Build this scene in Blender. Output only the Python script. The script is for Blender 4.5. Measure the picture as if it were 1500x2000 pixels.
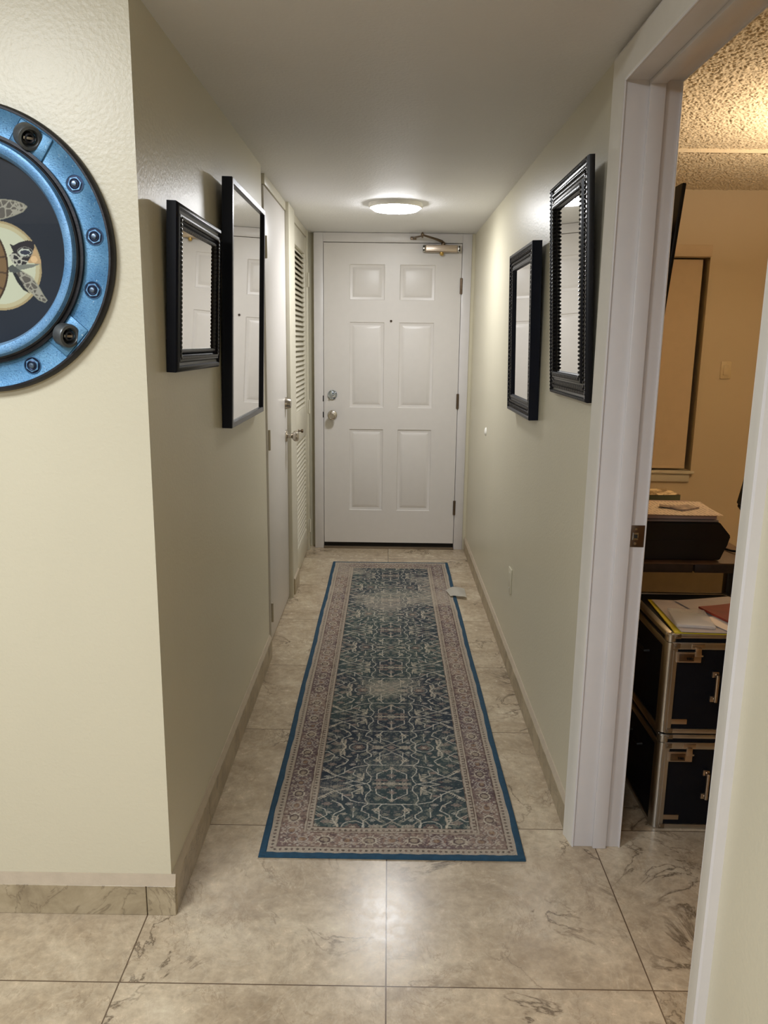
import bpy, bmesh, math, random
import numpy as np
from mathutils import Vector, Matrix
random.seed(7)
PI = math.pi
S = bpy.context.scene
C = S.collection
for o in list(bpy.data.objects):
    bpy.data.objects.remove(o)

# ------------------------------------------------------------------ camera
PITCH, ROLL, YAW = (math.radians(a) for a in (12.0959, 0.7394, -0.2099))
CAM = Vector((0, 0, 1.4403))
fw = Vector((math.sin(YAW)*math.cos(PITCH), math.cos(YAW)*math.cos(PITCH), -math.sin(PITCH)))
r0 = Vector((math.cos(YAW), -math.sin(YAW), 0))
u0 = Vector((math.sin(YAW)*math.sin(PITCH), math.cos(YAW)*math.sin(PITCH), math.cos(PITCH)))
rt = r0*math.cos(ROLL) + u0*math.sin(ROLL)
up = u0*math.cos(ROLL) - r0*math.sin(ROLL)
cd = bpy.data.cameras.new('camera')
cam = bpy.data.objects.new('camera', cd); C.objects.link(cam)
cd.sensor_fit = 'HORIZONTAL'; cd.sensor_width = 36; cd.lens = 1552.05/1500*36; cd.clip_start = .02
M = Matrix((rt, up, -fw)).transposed().to_4x4(); M.translation = CAM
cam.matrix_world = M
S.camera = cam

# ------------------------------------------------------------------ world, lights, exposure
w = bpy.data.worlds.new('world'); S.world = w; w.use_nodes = True
w.node_tree.nodes['Background'].inputs[0].default_value = (.6, .68, .8, 1)
w.node_tree.nodes['Background'].inputs[1].default_value = .02
S.view_settings.view_transform = 'Standard'; S.view_settings.look = 'None'
S.view_settings.gamma = 1; S.view_settings.use_curve_mapping = False
S.view_settings.exposure = 0.1
S.cycles.max_bounces = 10; S.cycles.diffuse_bounces = 6; S.cycles.glossy_bounces = 5
S.cycles.transparent_max_bounces = 12
S.cycles.sample_clamp_indirect = 6
S.cycles.caustics_reflective = False

def area(name, loc, size, power, col, rot=(0, 0, 0), sy=None):
    d = bpy.data.lights.new(name, 'AREA'); d.energy = power; d.color = col; d.size = size
    if sy: d.shape = 'RECTANGLE'; d.size_y = sy
    o = bpy.data.objects.new(name, d); C.objects.link(o); o.location = loc; o.rotation_euler = rot
    return o
LAMP_W = 100.0       # emission of the hallway disc lamp
area('living_room_ceiling_light', (-1.25, .45, 2.36), .5, 42, (.92, .96, 1))
area('kitchen_ceiling_light', (-.9, -2.0, 2.38), 1.0, 95, (.93, .96, 1))
ROOM_LAMP = (2.3, 3.4, 2.0)
area('side_room_uplight', (2.2, 3.5, 1.95), .25, 36, (1, .77, .53), (PI, 0, 0))
d = bpy.data.lights.new('side_room_lamp_light', 'POINT'); d.energy = 6.5; d.color = (1, .77, .53); d.shadow_soft_size = .07
o = bpy.data.objects.new('side_room_lamp_light', d); C.objects.link(o); o.location = ROOM_LAMP

# ------------------------------------------------------------------ helpers
def L(c):           # sRGB bytes to linear
    return tuple(((v/255)/12.92 if v/255 <= .04045 else ((v/255+.055)/1.055)**2.4) for v in c)

class NT:
    def __init__(s, name):
        s.m = bpy.data.materials.new(name); s.m.use_nodes = True
        s.t = s.m.node_tree; s.b = s.t.nodes['Principled BSDF']; s.out = s.t.nodes['Material Output']
        s._co = None
    def n(s, ty, ins=None, **kw):
        nd = s.t.nodes.new(ty)
        for k, v in kw.items(): setattr(nd, k, v)
        for k, v in (ins or {}).items(): s.put(nd.inputs[k], v)
        return nd
    def put(s, sock, v):
        if isinstance(v, bpy.types.Node): v = next(o for o in v.outputs if o.enabled)
        if isinstance(v, bpy.types.NodeSocket): s.t.links.new(v, sock)
        else:
            if sock.type == 'RGBA' and len(v) == 3: v = (*v, 1)
            sock.default_value = v
    @property
    def co(s):
        if s._co is None: s._co = s.n('ShaderNodeTexCoord').outputs['Object']
        return s._co
    def math(s, op, a, b=0., c=None):
        nd = s.n('ShaderNodeMath', {0: a, 1: b}, operation=op)
        if c is not None: s.put(nd.inputs[2], c)
        return nd
    def noise(s, scale, detail=2., rough=.5, dist=0., vec=None, out='Fac'):
        return s.n('ShaderNodeTexNoise', {'Vector': vec or s.co, 'Scale': scale, 'Detail': detail, 'Roughness': rough, 'Distortion': dist}).outputs[out]
    def ramp(s, f, stops):
        nd = s.n('ShaderNodeValToRGB', {0: f}); e = nd.color_ramp.elements
        while len(e) > len(stops): e.remove(e[-1])
        while len(e) < len(stops): e.new(.5)
        for el, (p, c) in zip(e, stops):
            el.position = p; el.color = (*c, 1) if len(c) == 3 else c
        return nd.outputs[0]
    def mix(s, f, a, b, mode='MIX'):
        nd = s.n('ShaderNodeMix', data_type='RGBA', blend_type=mode)
        s.put(nd.inputs[0], f); s.put(nd.inputs[6], a); s.put(nd.inputs[7], b)
        return nd.outputs[2]
    def bump(s, h, strength=.3, dist=.001, nrm=None):
        nd = s.n('ShaderNodeBump', {'Height': h, 'Strength': strength, 'Distance': dist})
        if nrm: s.put(nd.inputs['Normal'], nrm)
        s.put(s.b.inputs['Normal'], nd.outputs[0]); return nd.outputs[0]
    def set(s, **k):
        for a, v in k.items():
            s.put(s.b.inputs[{'col': 'Base Color', 'rough': 'Roughness', 'metal': 'Metallic', 'coat': 'Coat Weight',
                              'coatr': 'Coat Roughness', 'spec': 'Specular IOR Level', 'sheen': 'Sheen Weight'}[a]], v)
        return s.m

def simple(name, rgb, rough=.5, metal=0., var=.06, nscale=20., bump=0., bscale=200., **k):
    t = NT(name); c = L(rgb)
    f = t.noise(nscale, 3.)
    a = tuple(max(0, x*(1-var)) for x in c); b = tuple(min(1, x*(1+var)) for x in c)
    t.set(col=t.ramp(f, [(.3, a), (.7, b)]), rough=rough, metal=metal, **k)
    if bump: t.bump(t.noise(bscale, 2.), bump, .001)
    return t.m

def wall_paint(name, rgb, rough=.42, bs=170., bd=.0012, strength=.55, spec=.5):
    t = NT(name); c = L(rgb)
    t.set(col=t.ramp(t.noise(3., 2.), [(.3, tuple(x*.985 for x in c)), (.7, tuple(min(1, x*1.015) for x in c))]), rough=rough, spec=spec)
    v = t.n('ShaderNodeTexVoronoi', {'Vector': t.co, 'Scale': bs*.55}).outputs[0]
    h = t.math('ADD', t.noise(bs, 3., .55), t.math('MULTIPLY', v, .5))
    t.bump(h, strength, bd)
    return t.m

m_wall = wall_paint('wall_paint_cream', (208, 202, 180), bs=160., bd=.0012, strength=.38, rough=.36)
m_ceil = wall_paint('ceiling_paint', (222, 222, 224), rough=.6, bs=120, bd=.0022, strength=.6, spec=.3)
m_roomwall = wall_paint('side_room_wall_paint', (206, 190, 160), rough=.55, bd=.0005)
def popcorn():
    t = NT('popcorn_ceiling')
    a = t.noise(150., 3., .7); b = t.n('ShaderNodeTexVoronoi', {'Vector': t.co, 'Scale': 120.}).outputs[0]
    h = t.math('SUBTRACT', a, t.math('MULTIPLY', b, .8))
    t.set(col=L((214, 202, 178)), rough=.95, spec=.1)
    t.bump(h, .35, .004); return t.m
m_pop = popcorn()
m_trim = simple('trim_white', (216, 213, 213), .32, var=.015, bump=.12, bscale=60)
m_casing = simple('casing_cream', (222, 219, 211), .4, var=.02)
m_trimcream = simple('trim_cream', (206, 201, 184), .38, var=.02, bump=.15, bscale=60)
m_door = simple('door_enamel', (215, 211, 208), .36, var=.012, bump=.2, bscale=90)
m_dark = simple('dark_gap', (28, 24, 20), .8)
m_nickel = simple('satin_nickel', (196, 188, 176), .24, 1., var=.03)
m_chrome = simple('polished_chrome', (205, 215, 228), .08, 1., var=.02)
m_bronze = simple('aged_bronze', (120, 104, 88), .33, 1., var=.1)
m_champ = simple('champagne_aluminium', (196, 180, 162), .3, 1., var=.04)
m_bracket = simple('dull_bracket', (150, 138, 122), .4, 1., var=.1)
m_alu = simple('aluminium', (188, 184, 176), .3, 1., var=.05)
m_black = simple('black_vinyl', (10, 12, 18), .5, var=.1, bump=.25, bscale=900, spec=.2)
m_blackpl = simple('black_plastic', (9, 9, 10), .42, var=.1)
m_navy = simple('black_navy_lacquer', (13, 17, 30), .34, var=.1, spec=.22)
m_blackorn = simple('black_ornate_lacquer', (13, 12, 15), .26, var=.2, nscale=90, spec=.4)
m_gunmetal = simple('brushed_gunmetal', (96, 98, 106), .34, .75, var=.08)
m_bead = simple('pewter_bead', (44, 42, 44), .26, .8, var=.25, nscale=120)
m_painted_hinge = simple('painted_hinge', (176, 168, 150), .4, .2)
m_white = simple('white_plastic', (232, 230, 224), .4)
m_ivory = simple('ivory_plastic', (212, 196, 160), .4)
m_paper = simple('paper_white', (224, 208, 192), .8, var=.03)
m_paper2 = simple('paper_grey_white', (170, 160, 156), .7, var=.05, nscale=30)
m_yellow = simple('yellow_folder', (196, 176, 40), .6)
m_red = simple('dark_red_folder', (120, 40, 26), .5, var=.2)
m_wood = simple('desk_wood', (92, 68, 48), .4, var=.25, nscale=9)
m_woodedge = simple('desk_edge_dark', (46, 36, 30), .45, var=.3, nscale=40)
m_blind = simple('blind_fabric', (206, 186, 156), .8, var=.02, bump=.2, bscale=900)
m_cloth = simple('chair_fabric', (26, 26, 28), .85, bump=.3, bscale=600)
m_binding = simple('blue_binding', (24, 64, 88), .85, var=.16, nscale=70, bump=.5, bscale=700)

def tile_floor(name, base=True):
    t = NT(name); sep = t.n('ShaderNodeSeparateXYZ', {0: t.co})
    ux = t.math('DIVIDE', t.math('SUBTRACT', sep.outputs[0], .0126), .61)
    uy = t.math('DIVIDE', t.math('SUBTRACT', sep.outputs[1], 1.5482), .61)
    ix, iy = t.math('FLOOR', ux), t.math('FLOOR', uy)
    fx, fy = t.math('SUBTRACT', ux, ix), t.math('SUBTRACT', uy, iy)
    ex = t.math('MINIMUM', fx, t.math('SUBTRACT', 1., fx)); ey = t.math('MINIMUM', fy, t.math('SUBTRACT', 1., fy))
    e = t.math('MULTIPLY', t.math('MINIMUM', ex, ey), .61)
    grout = t.math('LESS_THAN', e, .0016)
    idv = t.n('ShaderNodeCombineXYZ', {0: ix, 1: iy, 2: 0.})
    wn = t.n('ShaderNodeTexWhiteNoise', {0: idv}, noise_dimensions='3D')
    off = t.n('ShaderNodeVectorMath', {0: wn.outputs['Color'], 1: (7., 7., 7.)}, operation='MULTIPLY')
    vec = t.n('ShaderNodeVectorMath', {0: t.co, 1: off.outputs[0]}, operation='ADD').outputs[0]
    mott = t.noise(4.5, 8., .62, .6, vec)
    fine = t.noise(38., 6., .7, .2, vec)
    c = t.ramp(mott, [(.28, L((148, 131, 108))), (.43, L((173, 156, 132))), (.58, L((187, 171, 147))), (.74, L((210, 196, 172)))])
    c = t.mix(.55, c, t.ramp(fine, [(.3, (.33, .33, .33)), (.7, (.72, .72, .72))]), 'OVERLAY')
    n1 = t.noise(2.6, 7., .6, 1.1, vec)
    vein = t.math('ABSOLUTE', t.math('SUBTRACT', n1, .5))
    brk = t.ramp(t.noise(3.3, 2., .5, 0., vec), [(.46, (0, 0, 0)), (.60, (1, 1, 1))])
    vm = t.math('MULTIPLY', t.ramp(vein, [(0., (1, 1, 1)), (.013, (0, 0, 0))]), brk)
    c = t.mix(t.math('MULTIPLY', vm, .85), c, L((84, 68, 50)))
    n2 = t.noise(5.5, 7., .65, 1.6, vec)
    lv = t.ramp(t.math('ABSOLUTE', t.math('SUBTRACT', n2, .5)), [(0., (1, 1, 1)), (.02, (0, 0, 0))])
    c = t.mix(t.math('MULTIPLY', lv, .16), c, L((226, 214, 192)))
    n3 = t.noise(7., 8., .7, .9, t.n('ShaderNodeVectorMath', {0: vec, 1: (1., .55, 1.)}, operation='MULTIPLY').outputs[0])
    hv = t.ramp(t.math('ABSOLUTE', t.math('SUBTRACT', n3, .5)), [(0., (1, 1, 1)), (.012, (0, 0, 0))])
    hb = t.ramp(t.noise(6., 3., .6, 0., vec), [(.45, (0, 0, 0)), (.6, (1, 1, 1))])
    c = t.mix(t.math('MULTIPLY', t.math('MULTIPLY', hv, hb), .5), c, L((120, 98, 74)))
    c = t.mix(grout, c, L((96, 78, 60)))
    t.set(col=c, rough=t.math('ADD', .17, t.math('MULTIPLY', fine, .16)), spec=.5)
    hh = t.math('SUBTRACT', t.math('MULTIPLY', t.noise(30., 4., .6, .3, vec), .5), t.math('MULTIPLY', grout, 2.))
    t.bump(hh, .35, .0012)
    return t.m
m_floor = tile_floor('beige_stone_tile')
def base_tile():
    t = NT('baseboard_tile')
    c = t.ramp(t.noise(9., 8., .65, .5), [(.3, L((136, 122, 100))), (.5, L((166, 152, 126))), (.7, L((190, 176, 150)))])
    vein = t.math('ABSOLUTE', t.math('SUBTRACT', t.noise(6., 6., .6, 1.2), .5))
    c = t.mix(t.math('MULTIPLY', t.ramp(vein, [(0., (1, 1, 1)), (.014, (0, 0, 0))]), .5), c, L((92, 78, 60)))
    t.set(col=c, rough=.4); t.bump(t.noise(40., 4.), .3, .001); return t.m
m_basetile = base_tile()
m_mortar = simple('baseboard_top_mortar', (186, 172, 152), .8, var=.05, nscale=30, bump=.5, bscale=120)

def glass_mat():
    t = NT('picture_glass'); nt = t.t
    tr = t.n('ShaderNodeBsdfTransparent', {0: (.97, .98, .98, 1)}); gl = t.n('ShaderNodeBsdfGlossy', {'Color': (1, 1, 1, 1), 'Roughness': .015})
    fr = t.n('ShaderNodeFresnel', {0: 1.5})
    mx = t.n('ShaderNodeMixShader', {0: fr.outputs[0], 1: tr.outputs[0], 2: gl.outputs[0]})
    nt.links.new(mx.outputs[0], t.out.inputs[0]); nt.nodes.remove(t.b); return t.m
m_glass = glass_mat()
def emit_mat(name, col, st):
    t = NT(name); t.set(col=(.9, .9, .9), rough=.5)
    t.put(t.b.inputs['Emission Color'], (*col, 1)); t.b.inputs['Emission Strength'].default_value = st
    return t.m
m_lamp = emit_mat('lamp_diffuser', (.98, .985, 1), LAMP_W)
m_roomlamp = emit_mat('warm_lamp_glass', (1, .62, .3), 6)

def attr_mat(name, rough=.9, bump=0., bs=900., sheen=0., spec=.3):
    t = NT(name); a = t.n('ShaderNodeAttribute', attribute_name='pattern')
    t.set(col=a.outputs['Color'], rough=rough, sheen=sheen, spec=spec)
    if bump: t.bump(t.noise(bs, 2.), bump, .0012)
    return t.m
m_rug = attr_mat('woven_rug_pile', .95, .8, 420., spec=.1)
m_print = attr_mat('printed_sheet', .7)

def port_blue(name, a, b, c, metal=.35, rough=.38, sc=260.):
    t = NT(name)
    f = t.noise(sc, 4., .7); g = t.noise(14., 4., .6)
    base = t.mix(t.ramp(g, [(.3, (0, 0, 0)), (.7, (1, 1, 1))]), L(a), L(b))
    col = t.mix(t.ramp(f, [(.56, (0, 0, 0)), (.66, (.8, .8, .8))]), base, L(c))
    col = t.mix(t.ramp(t.noise(190., 3., .6), [(.66, (0, 0, 0)), (.74, (.9, .9, .9))]), col, L((190, 214, 226)))
    t.set(col=col, rough=rough, metal=metal); t.bump(f, .35, .0012); return t.m
m_pblue = port_blue('weathered_blue_metal', (66, 118, 160), (104, 154, 190), (42, 78, 116))
m_pblue2 = port_blue('weathered_blue_ring', (84, 132, 176), (116, 160, 198), (48, 82, 122), sc=330)
m_pdark = simple('dark_patina', (38, 38, 42), .5, .5, var=.35, nscale=30, bump=.4, bscale=200)
m_piron = simple('blackened_iron', (98, 102, 104), .42, .6, var=.35, nscale=40, bump=.3, bscale=200)
m_pbolt = simple('navy_bolt', (24, 36, 62), .35, .6, var=.3, nscale=60)

def rootmat(o):
    m = Matrix.Identity(4)
    while o is not None:
        m = o.matrix_basis @ m; o = o.parent
    return m

def obj(name, bm, mat, parent=None, world=True, smooth=True, ang=35):
    if bm.faces: bmesh.ops.recalc_face_normals(bm, faces=bm.faces[:])
    me = bpy.data.meshes.new(name)
    if parent is not None and world: bm.transform(rootmat(parent).inverted())
    bm.to_mesh(me); bm.free()
    for m in (mat if isinstance(mat, (list, tuple)) else [mat]): me.materials.append(m)
    if smooth:
        me.shade_smooth(); me.set_sharp_from_angle(angle=math.radians(ang))
    o = bpy.data.objects.new(name, me); C.objects.link(o)
    if parent is not None: o.parent = parent
    return o

def thing(name, label, cat, loc=(0, 0, 0), rot=None, group=None, kind=None):
    o = bpy.data.objects.new(name, None); C.objects.link(o); o.empty_display_size = .1
    o.location = loc
    if rot is not None: o.rotation_euler = rot
    if label: o['label'] = label
    if cat: o['category'] = cat
    if group: o['group'] = group
    if kind: o['kind'] = kind
    return o
def tag(o, label, cat, group=None):
    o['label'] = label; o['category'] = cat
    if group: o['group'] = group
    return o
def struct(name, bm, mat, **k):
    o = obj(name, bm, mat, **k); o['kind'] = 'structure'; return o

def B(): return bmesh.new()
def box(bm, x0, x1, y0, y1, z0, z1, bev=0., mi=0, seg=2, mat=None):
    vs = [bm.verts.new((x, y, z)) for x in (x0, x1) for y in (y0, y1) for z in (z0, z1)]
    F = [(0, 1, 3, 2), (4, 6, 7, 5), (0, 4, 5, 1), (2, 3, 7, 6), (0, 2, 6, 4), (1, 5, 7, 3)]
    fs = [bm.faces.new([vs[i] for i in f]) for f in F]
    for f in fs: f.material_index = mi
    if mat is not None: bmesh.ops.transform(bm, matrix=mat, verts=vs)
    if bev:
        es = list({e for f in fs for e in f.edges})
        bmesh.ops.bevel(bm, geom=es, offset=bev, segments=seg, affect='EDGES', profile=.5)
    return bm
def lathe(bm, prof, n=32, mat=None, mi=0, close=False):
    rings = []
    for r, h in prof:
        rings.append([bm.verts.new((r*math.cos(2*PI*i/n), r*math.sin(2*PI*i/n), h)) for i in range(n)] if r > 1e-6 else [bm.verts.new((0, 0, h))])
    allv = [v for r in rings for v in r]
    pr = list(zip(rings, rings[1:])) + ([(rings[-1], rings[0])] if close else [])
    for a, b in pr:
        for i in range(n):
            j = (i+1) % n
            if len(a) == 1 and len(b) == 1: continue
            if len(a) == 1: f = bm.faces.new((a[0], b[i], b[j]))
            elif len(b) == 1: f = bm.faces.new((a[i], a[j], b[0]))
            else: f = bm.faces.new((a[i], a[j], b[j], b[i]))
            f.material_index = mi
    if mat is not None: bmesh.ops.transform(bm, matrix=mat, verts=allv)
    return bm
def tube(bm, pts, r, n=10, caps=True):
    pts = [Vector(p) for p in pts]; rings = []
    for i, p in enumerate(pts):
        d = (pts[min(i+1, len(pts)-1)] - pts[max(i-1, 0)]).normalized()
        a = d.orthogonal().normalized() if i == 0 else (prev - d*prev.dot(d)).normalized()
        prev = a; b = d.cross(a)
        rr = r[i] if isinstance(r, (list, tuple)) else r
        rings.append([bm.verts.new(p + (a*math.cos(2*PI*k/n) + b*math.sin(2*PI*k/n))*rr) for k in range(n)])
    for A, Bq in zip(rings, rings[1:]):
        for k in range(n): bm.faces.new((A[k], A[(k+1) % n], Bq[(k+1) % n], Bq[k]))
    if caps: bm.faces.new(rings[0][::-1]); bm.faces.new(rings[-1])
    return bm
def prism(bm, poly, a0, a1, axis='y', mi=0):
    def P(p, a):
        if axis == 'y': return (p[0], a, p[1])
        if axis == 'x': return (a, p[0], p[1])
        return (p[0], p[1], a)
    A = [bm.verts.new(P(p, a0)) for p in poly]; Bv = [bm.verts.new(P(p, a1)) for p in poly]
    n = len(poly)
    fs = [bm.faces.new(A), bm.faces.new(Bv[::-1])] + [bm.faces.new((A[i], A[(i+1) % n], Bv[(i+1) % n], Bv[i])) for i in range(n)]
    for f in fs: f.material_index = mi
    return bm
def ball(bm, c, r, seg=8, sc=(1, 1, 1), mat=None):
    m = Matrix.Translation(c) @ Matrix.Diagonal((*sc, 1))
    if mat is not None: m = mat @ m
    bmesh.ops.create_uvsphere(bm, u_segments=seg, v_segments=max(4, seg//2+1), radius=r, matrix=m)
    return bm
YM = lambda loc: Matrix.Translation(loc) @ Matrix.Rotation(PI/2, 4, 'X')     # lathe axis -> -y (towards the viewer)
XP = lambda loc: Matrix.Translation(loc) @ Matrix.Rotation(PI/2, 4, 'Y')     # lathe axis -> +x

# ------------------------------------------------------------------ the shell
XL, XR, ZC, D, YC, RX, ZR = -.535, .56, 2.14, 5.481, 1.7775, .692, 2.44
struct('floor', box(B(), -4, 4.3, -4, 5.75, -.12, 0), m_floor)
bm = B(); box(bm, -.8, XR+.07, YC, 5.7, ZC, 2.6)
struct('ceiling', bm, m_ceil)
struct('ceiling_living', box(B(), -4, RX+.05, -4, YC+.02, ZR, 2.6), m_ceil)
# corridor left wall, pieces between the closet doors
struct('wall_left', box(B(), -4, XL, YC, YC+.12, 0, ZR), m_wall)
bm = B(); box(bm, XL-.12, XL, YC+.12, 3.47, 0, ZC)
struct('wall_hall_left', bm, m_wall)
struct('wall_between_closets', box(B(), XL-.1, XL+.003, 4.385, 4.62, 0, ZC), m_trimcream)
struct('wall_closet_back', box(B(), XL-.22, XL-.19, 3.47, 5.5, 0, ZC), m_roomwall)
bm = B(); box(bm, XL-.04, XL+.028, D+.055, D+.12, 0, ZC); box(bm, .53, XR+.1, D+.006, D+.12, 0, ZC); box(bm, XL-.2, XL-.04, 5.46, D+.12, 0, ZC)
box(bm, XL-.04, XR, D+.05, D+.16, 0, ZC)
struct('wall_back', bm, m_wall)
# right wall with the opening to the side room
OY0, OY1, OZ = 1.204, 2.09, 2.072
bm = B(); box(bm, XR, RX, OY1, 5.7, 0, ZR); box(bm, XR, RX, OY0, OY1, OZ, ZR); box(bm, XR, RX, -4, OY0, 0, ZR)
struct('wall_right', bm, m_wall)
m_unseen_dark = simple('darkened_unseen_wall', (54, 58, 66), .8)  # unseen walls coloured dark so the glass mirrors a dim room and bounce drops
struct('wall_behind', box(B(), -4, RX, -4.1, -4, 0, ZR), m_unseen_dark)
struct('wall_living_left', box(B(), -4.1, -4, -4.1, YC+.12, 0, ZR), m_unseen_dark)
# side room
RB = 5.40
WX0, WX1, WZ0, WZ1 = 1.15, 2.078, .60, 2.0
bm = B(); box(bm, RX, WX0, RB, RB+.2, 0, 2.5); box(bm, WX1, 4.3, RB, RB+.2, 0, 2.5)
box(bm, WX0, WX1, RB, RB+.2, 0, WZ0); box(bm, WX0, WX1, RB, RB+.2, WZ1, 2.5)
struct('wall_side_room_back', bm, m_roomwall)
struct('wall_side_room_right', box(B(), 4.2, 4.3, .1, RB, 0, ZR), m_roomwall)
struct('wall_side_room_near', box(B(), RX, 4.3, 0, .1, 0, ZR), m_roomwall)
struct('ceiling_side_room', box(B(), RX, 4.3, 0, 4.42, ZR, 2.6), m_pop)
struct('ceiling_side_room_drop', box(B(), RX, 4.3, 4.42, RB, ZR-.022, 2.6), m_pop)

# ------------------------------------------------------------------ baseboards (tile skirting with a mortar cap)
def baseboard(name, segs, h=.084, cap=.028, th=.012):
    """segs: list of (x0,y0,x1,y1, nx,ny) runs along a wall face, normal into the room"""
    bm = B()
    for x0, y0, x1, y1, nx, ny in segs:
        L_ = math.hypot(x1-x0, y1-y0); k = max(1, round(L_/.61)); 
        dx, dy = (x1-x0)/L_, (y1-y0)/L_; cuts = [0]
        a = (x0-.0126) if abs(dx) > .5 else (y0-1.5482)
        sgn = dx if abs(dx) > .5 else dy
        q = sorted({t for j in range(-12, 12) for t in [(j*.61 - a)*sgn] if .02 < t < L_-.02})
        cuts = [0]+q+[L_]
        for s, e in zip(cuts, cuts[1:]):
            g = .0012
            ax, ay = x0+dx*(s+g), y0+dy*(s+g); bx, by = x0+dx*(e-g), y0+dy*(e-g)
            X = sorted((ax, bx, ax+nx*th, bx+nx*th)); Y = sorted((ay, by, ay+ny*th, by+ny*th))
            box(bm, X[0], X[-1], Y[0], Y[-1], 0, h, .0012, 0, 1)
        # mortar / grout cap sloping back to the wall
        p = [(th*.93, h-.001), (0, h-.001), (0, h+cap), (.003, h+cap)]
        A = [bm.verts.new((x0+nx*u, y0+ny*u, z)) for u, z in p]; Bv = [bm.verts.new((x1+nx*u, y1+ny*u, z)) for u, z in p]
        for i in range(4):
            f = bm.faces.new((A[i], A[(i+1) % 4], Bv[(i+1) % 4], Bv[i])); f.material_index = 1
        bm.faces.new(A).material_index = 1; bm.faces.new(Bv[::-1]).material_index = 1
    return struct(name, bm, [m_basetile, m_mortar])
baseboard('baseboard_left', [(-4, YC, XL+.012, YC, 0, -1)])
baseboard('baseboard_hall_left', [(XL, YC, XL, 3.47, 1, 0)], h=.092, cap=.016)
baseboard('baseboard_between_closets', [(XL+.003, 4.40, XL+.003, 4.62, 1, 0)], h=.092, cap=.006, th=.009)
baseboard('baseboard_hall_right', [(XR, 2.14, XR, D, -1, 0)], h=.078, cap=.016)

# ------------------------------------------------------------------ side room doorway trim
def casing_profile():   # (along wall from inner edge outwards, projection)
    return [(0, 0), (0, .004), (.004, .007), (.045, .014), (.058, .018), (.064, .016), (.064, 0)]
bm = B()
pr = casing_profile()
JY0, JY1, JZ = OY0+.018, OY1-.012, 2.06
def path_loop(a, pj):
    return [(XR-pj, JY0-a+.0, 0), (XR-pj, JY0-a, JZ+a), (XR-pj, JY1+a, JZ+a), (XR-pj, JY1+a, 0)]
loops = [[bm.verts.new(p) for p in path_loop(a, pj)] for a, pj in pr]
for k_, (A, Bq) in enumerate(zip(loops, loops[1:]+loops[:1])):
    for i in range(3): bm.faces.new((A[i], A[i+1], Bq[i+1], Bq[i])).material_index = 0 if k_ in (0, 4, 5, 6) else 1
for i in (0, 3): bm.faces.new([l[i] for l in loops])
tr1 = struct('trim_1', bm, [m_trim, m_casing])
# rounded bead where the jamb meets the casing
bm = B()
for a_, r_ in ((.0, .0035),):
    tube(bm, [(XR-.0025, JY1-.0005, 0), (XR-.0025, JY1-.0005, JZ)], .003, 8); tube(bm, [(XR-.0025, JY0+.0005, 0), (XR-.0025, JY0+.0005, JZ)], .003, 8)
    tube(bm, [(XR-.0025, JY0, JZ-.0005), (XR-.0025, JY1, JZ-.0005)], .003, 8)
b_ = obj('corner_bead', bm, m_trim, tr1)
# room-side casing
bm = B()
loops = [[bm.verts.new((2*XR+ (RX-XR) - p[0], p[1], p[2])) for p in path_loop(a-.004, pj*.7)] for a, pj in pr]
for A, Bq in zip(loops, loops[1:]+loops[:1]):
    for i in range(3): bm.faces.new((A[i], A[i+1], Bq[i+1], Bq[i]))
for i in (0, 3): bm.faces.new([l[i] for l in loops])
struct('trim_2', bm, m_trim)
bm = B()
box(bm, XR-.002, RX+.002, JY1, OY1, 0, OZ, .0015); box(bm, XR-.002, RX+.002, OY0, JY0, 0, OZ, .0015); box(bm, XR-.002, RX+.002, JY0, JY1, JZ, OZ, .0015)
jb = struct('door_4', bm, m_trim)
SX0, SX1 = .614, .653
bm = B(); box(bm, SX0, SX1, JY1-.011, JY1, 0, JZ, .0025); box(bm, SX0, SX1, JY0, JY0+.011, 0, JZ, .0025); box(bm, SX0, SX1, JY0+.011, JY1-.011, JZ-.011, JZ, .0025)
obj('door_stop', bm, m_trim, jb)
bm = B(); box(bm, .655, .6935, JY1-.002, JY1+.001, .908, .968, .0008)
st = obj('strike_plate', bm, m_bronze, jb)
bm = B()
for z in (.918, .958): lathe(bm, [(.0042, 0), (.0038, .0012), (0, .0014)], 12, YM((.668, JY1-.002, z)))
box(bm, .660, .676, JY1-.0027, JY1-.0018, .928, .948, .0004)
obj('screw_and_lip', bm, m_chrome, st)
obj('latch_hole', box(B(), .664, .673, JY1-.0031, JY1-.0022, .933, .943), m_dark, st)

# ------------------------------------------------------------------ entry door (door_1)
d1 = thing('door_1', None, None, (0, D, 0), kind='structure')
FX0, FX1, DL = -.507, .5375, -.4413
DR = DL+.914; DZ0, DZ1 = .043, 2.075
bm = B()
box(bm, FX0, DL-.003, D, D+.05, 0, ZC-.002, .002); box(bm, DR+.003, FX1, D, D+.05, 0, ZC-.002, .002)
box(bm, DL-.003, DR+.003, D, D+.05, DZ1+.004, ZC-.002, .002)
obj('door_frame', bm, m_trim, d1)
def ring_panel(bm, x0, x1, z0, z1, y, steps):
    prev = None
    for ins, dep in steps:
        r = [bm.verts.new(p) for p in ((x0+ins, y+dep, z0+ins), (x1-ins, y+dep, z0+ins), (x1-ins, y+dep, z1-ins), (x0+ins, y+dep, z1-ins))]
        if prev:
            for i in range(4): bm.faces.new((prev[i], prev[(i+1) % 4], r[(i+1) % 4], r[i]))
        prev = r
    bm.faces.new(prev)
panx = [(-.268, -.034), (.066, .300)]; panz = [(.277, .848), (.997, 1.567), (1.711, 1.940)]
xs = [DL, *panx[0], *panx[1], DR]; zs = [DZ0, *panz[0], *panz[1], *panz[2], DZ1]
bm = B(); yf = D+.004
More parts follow.
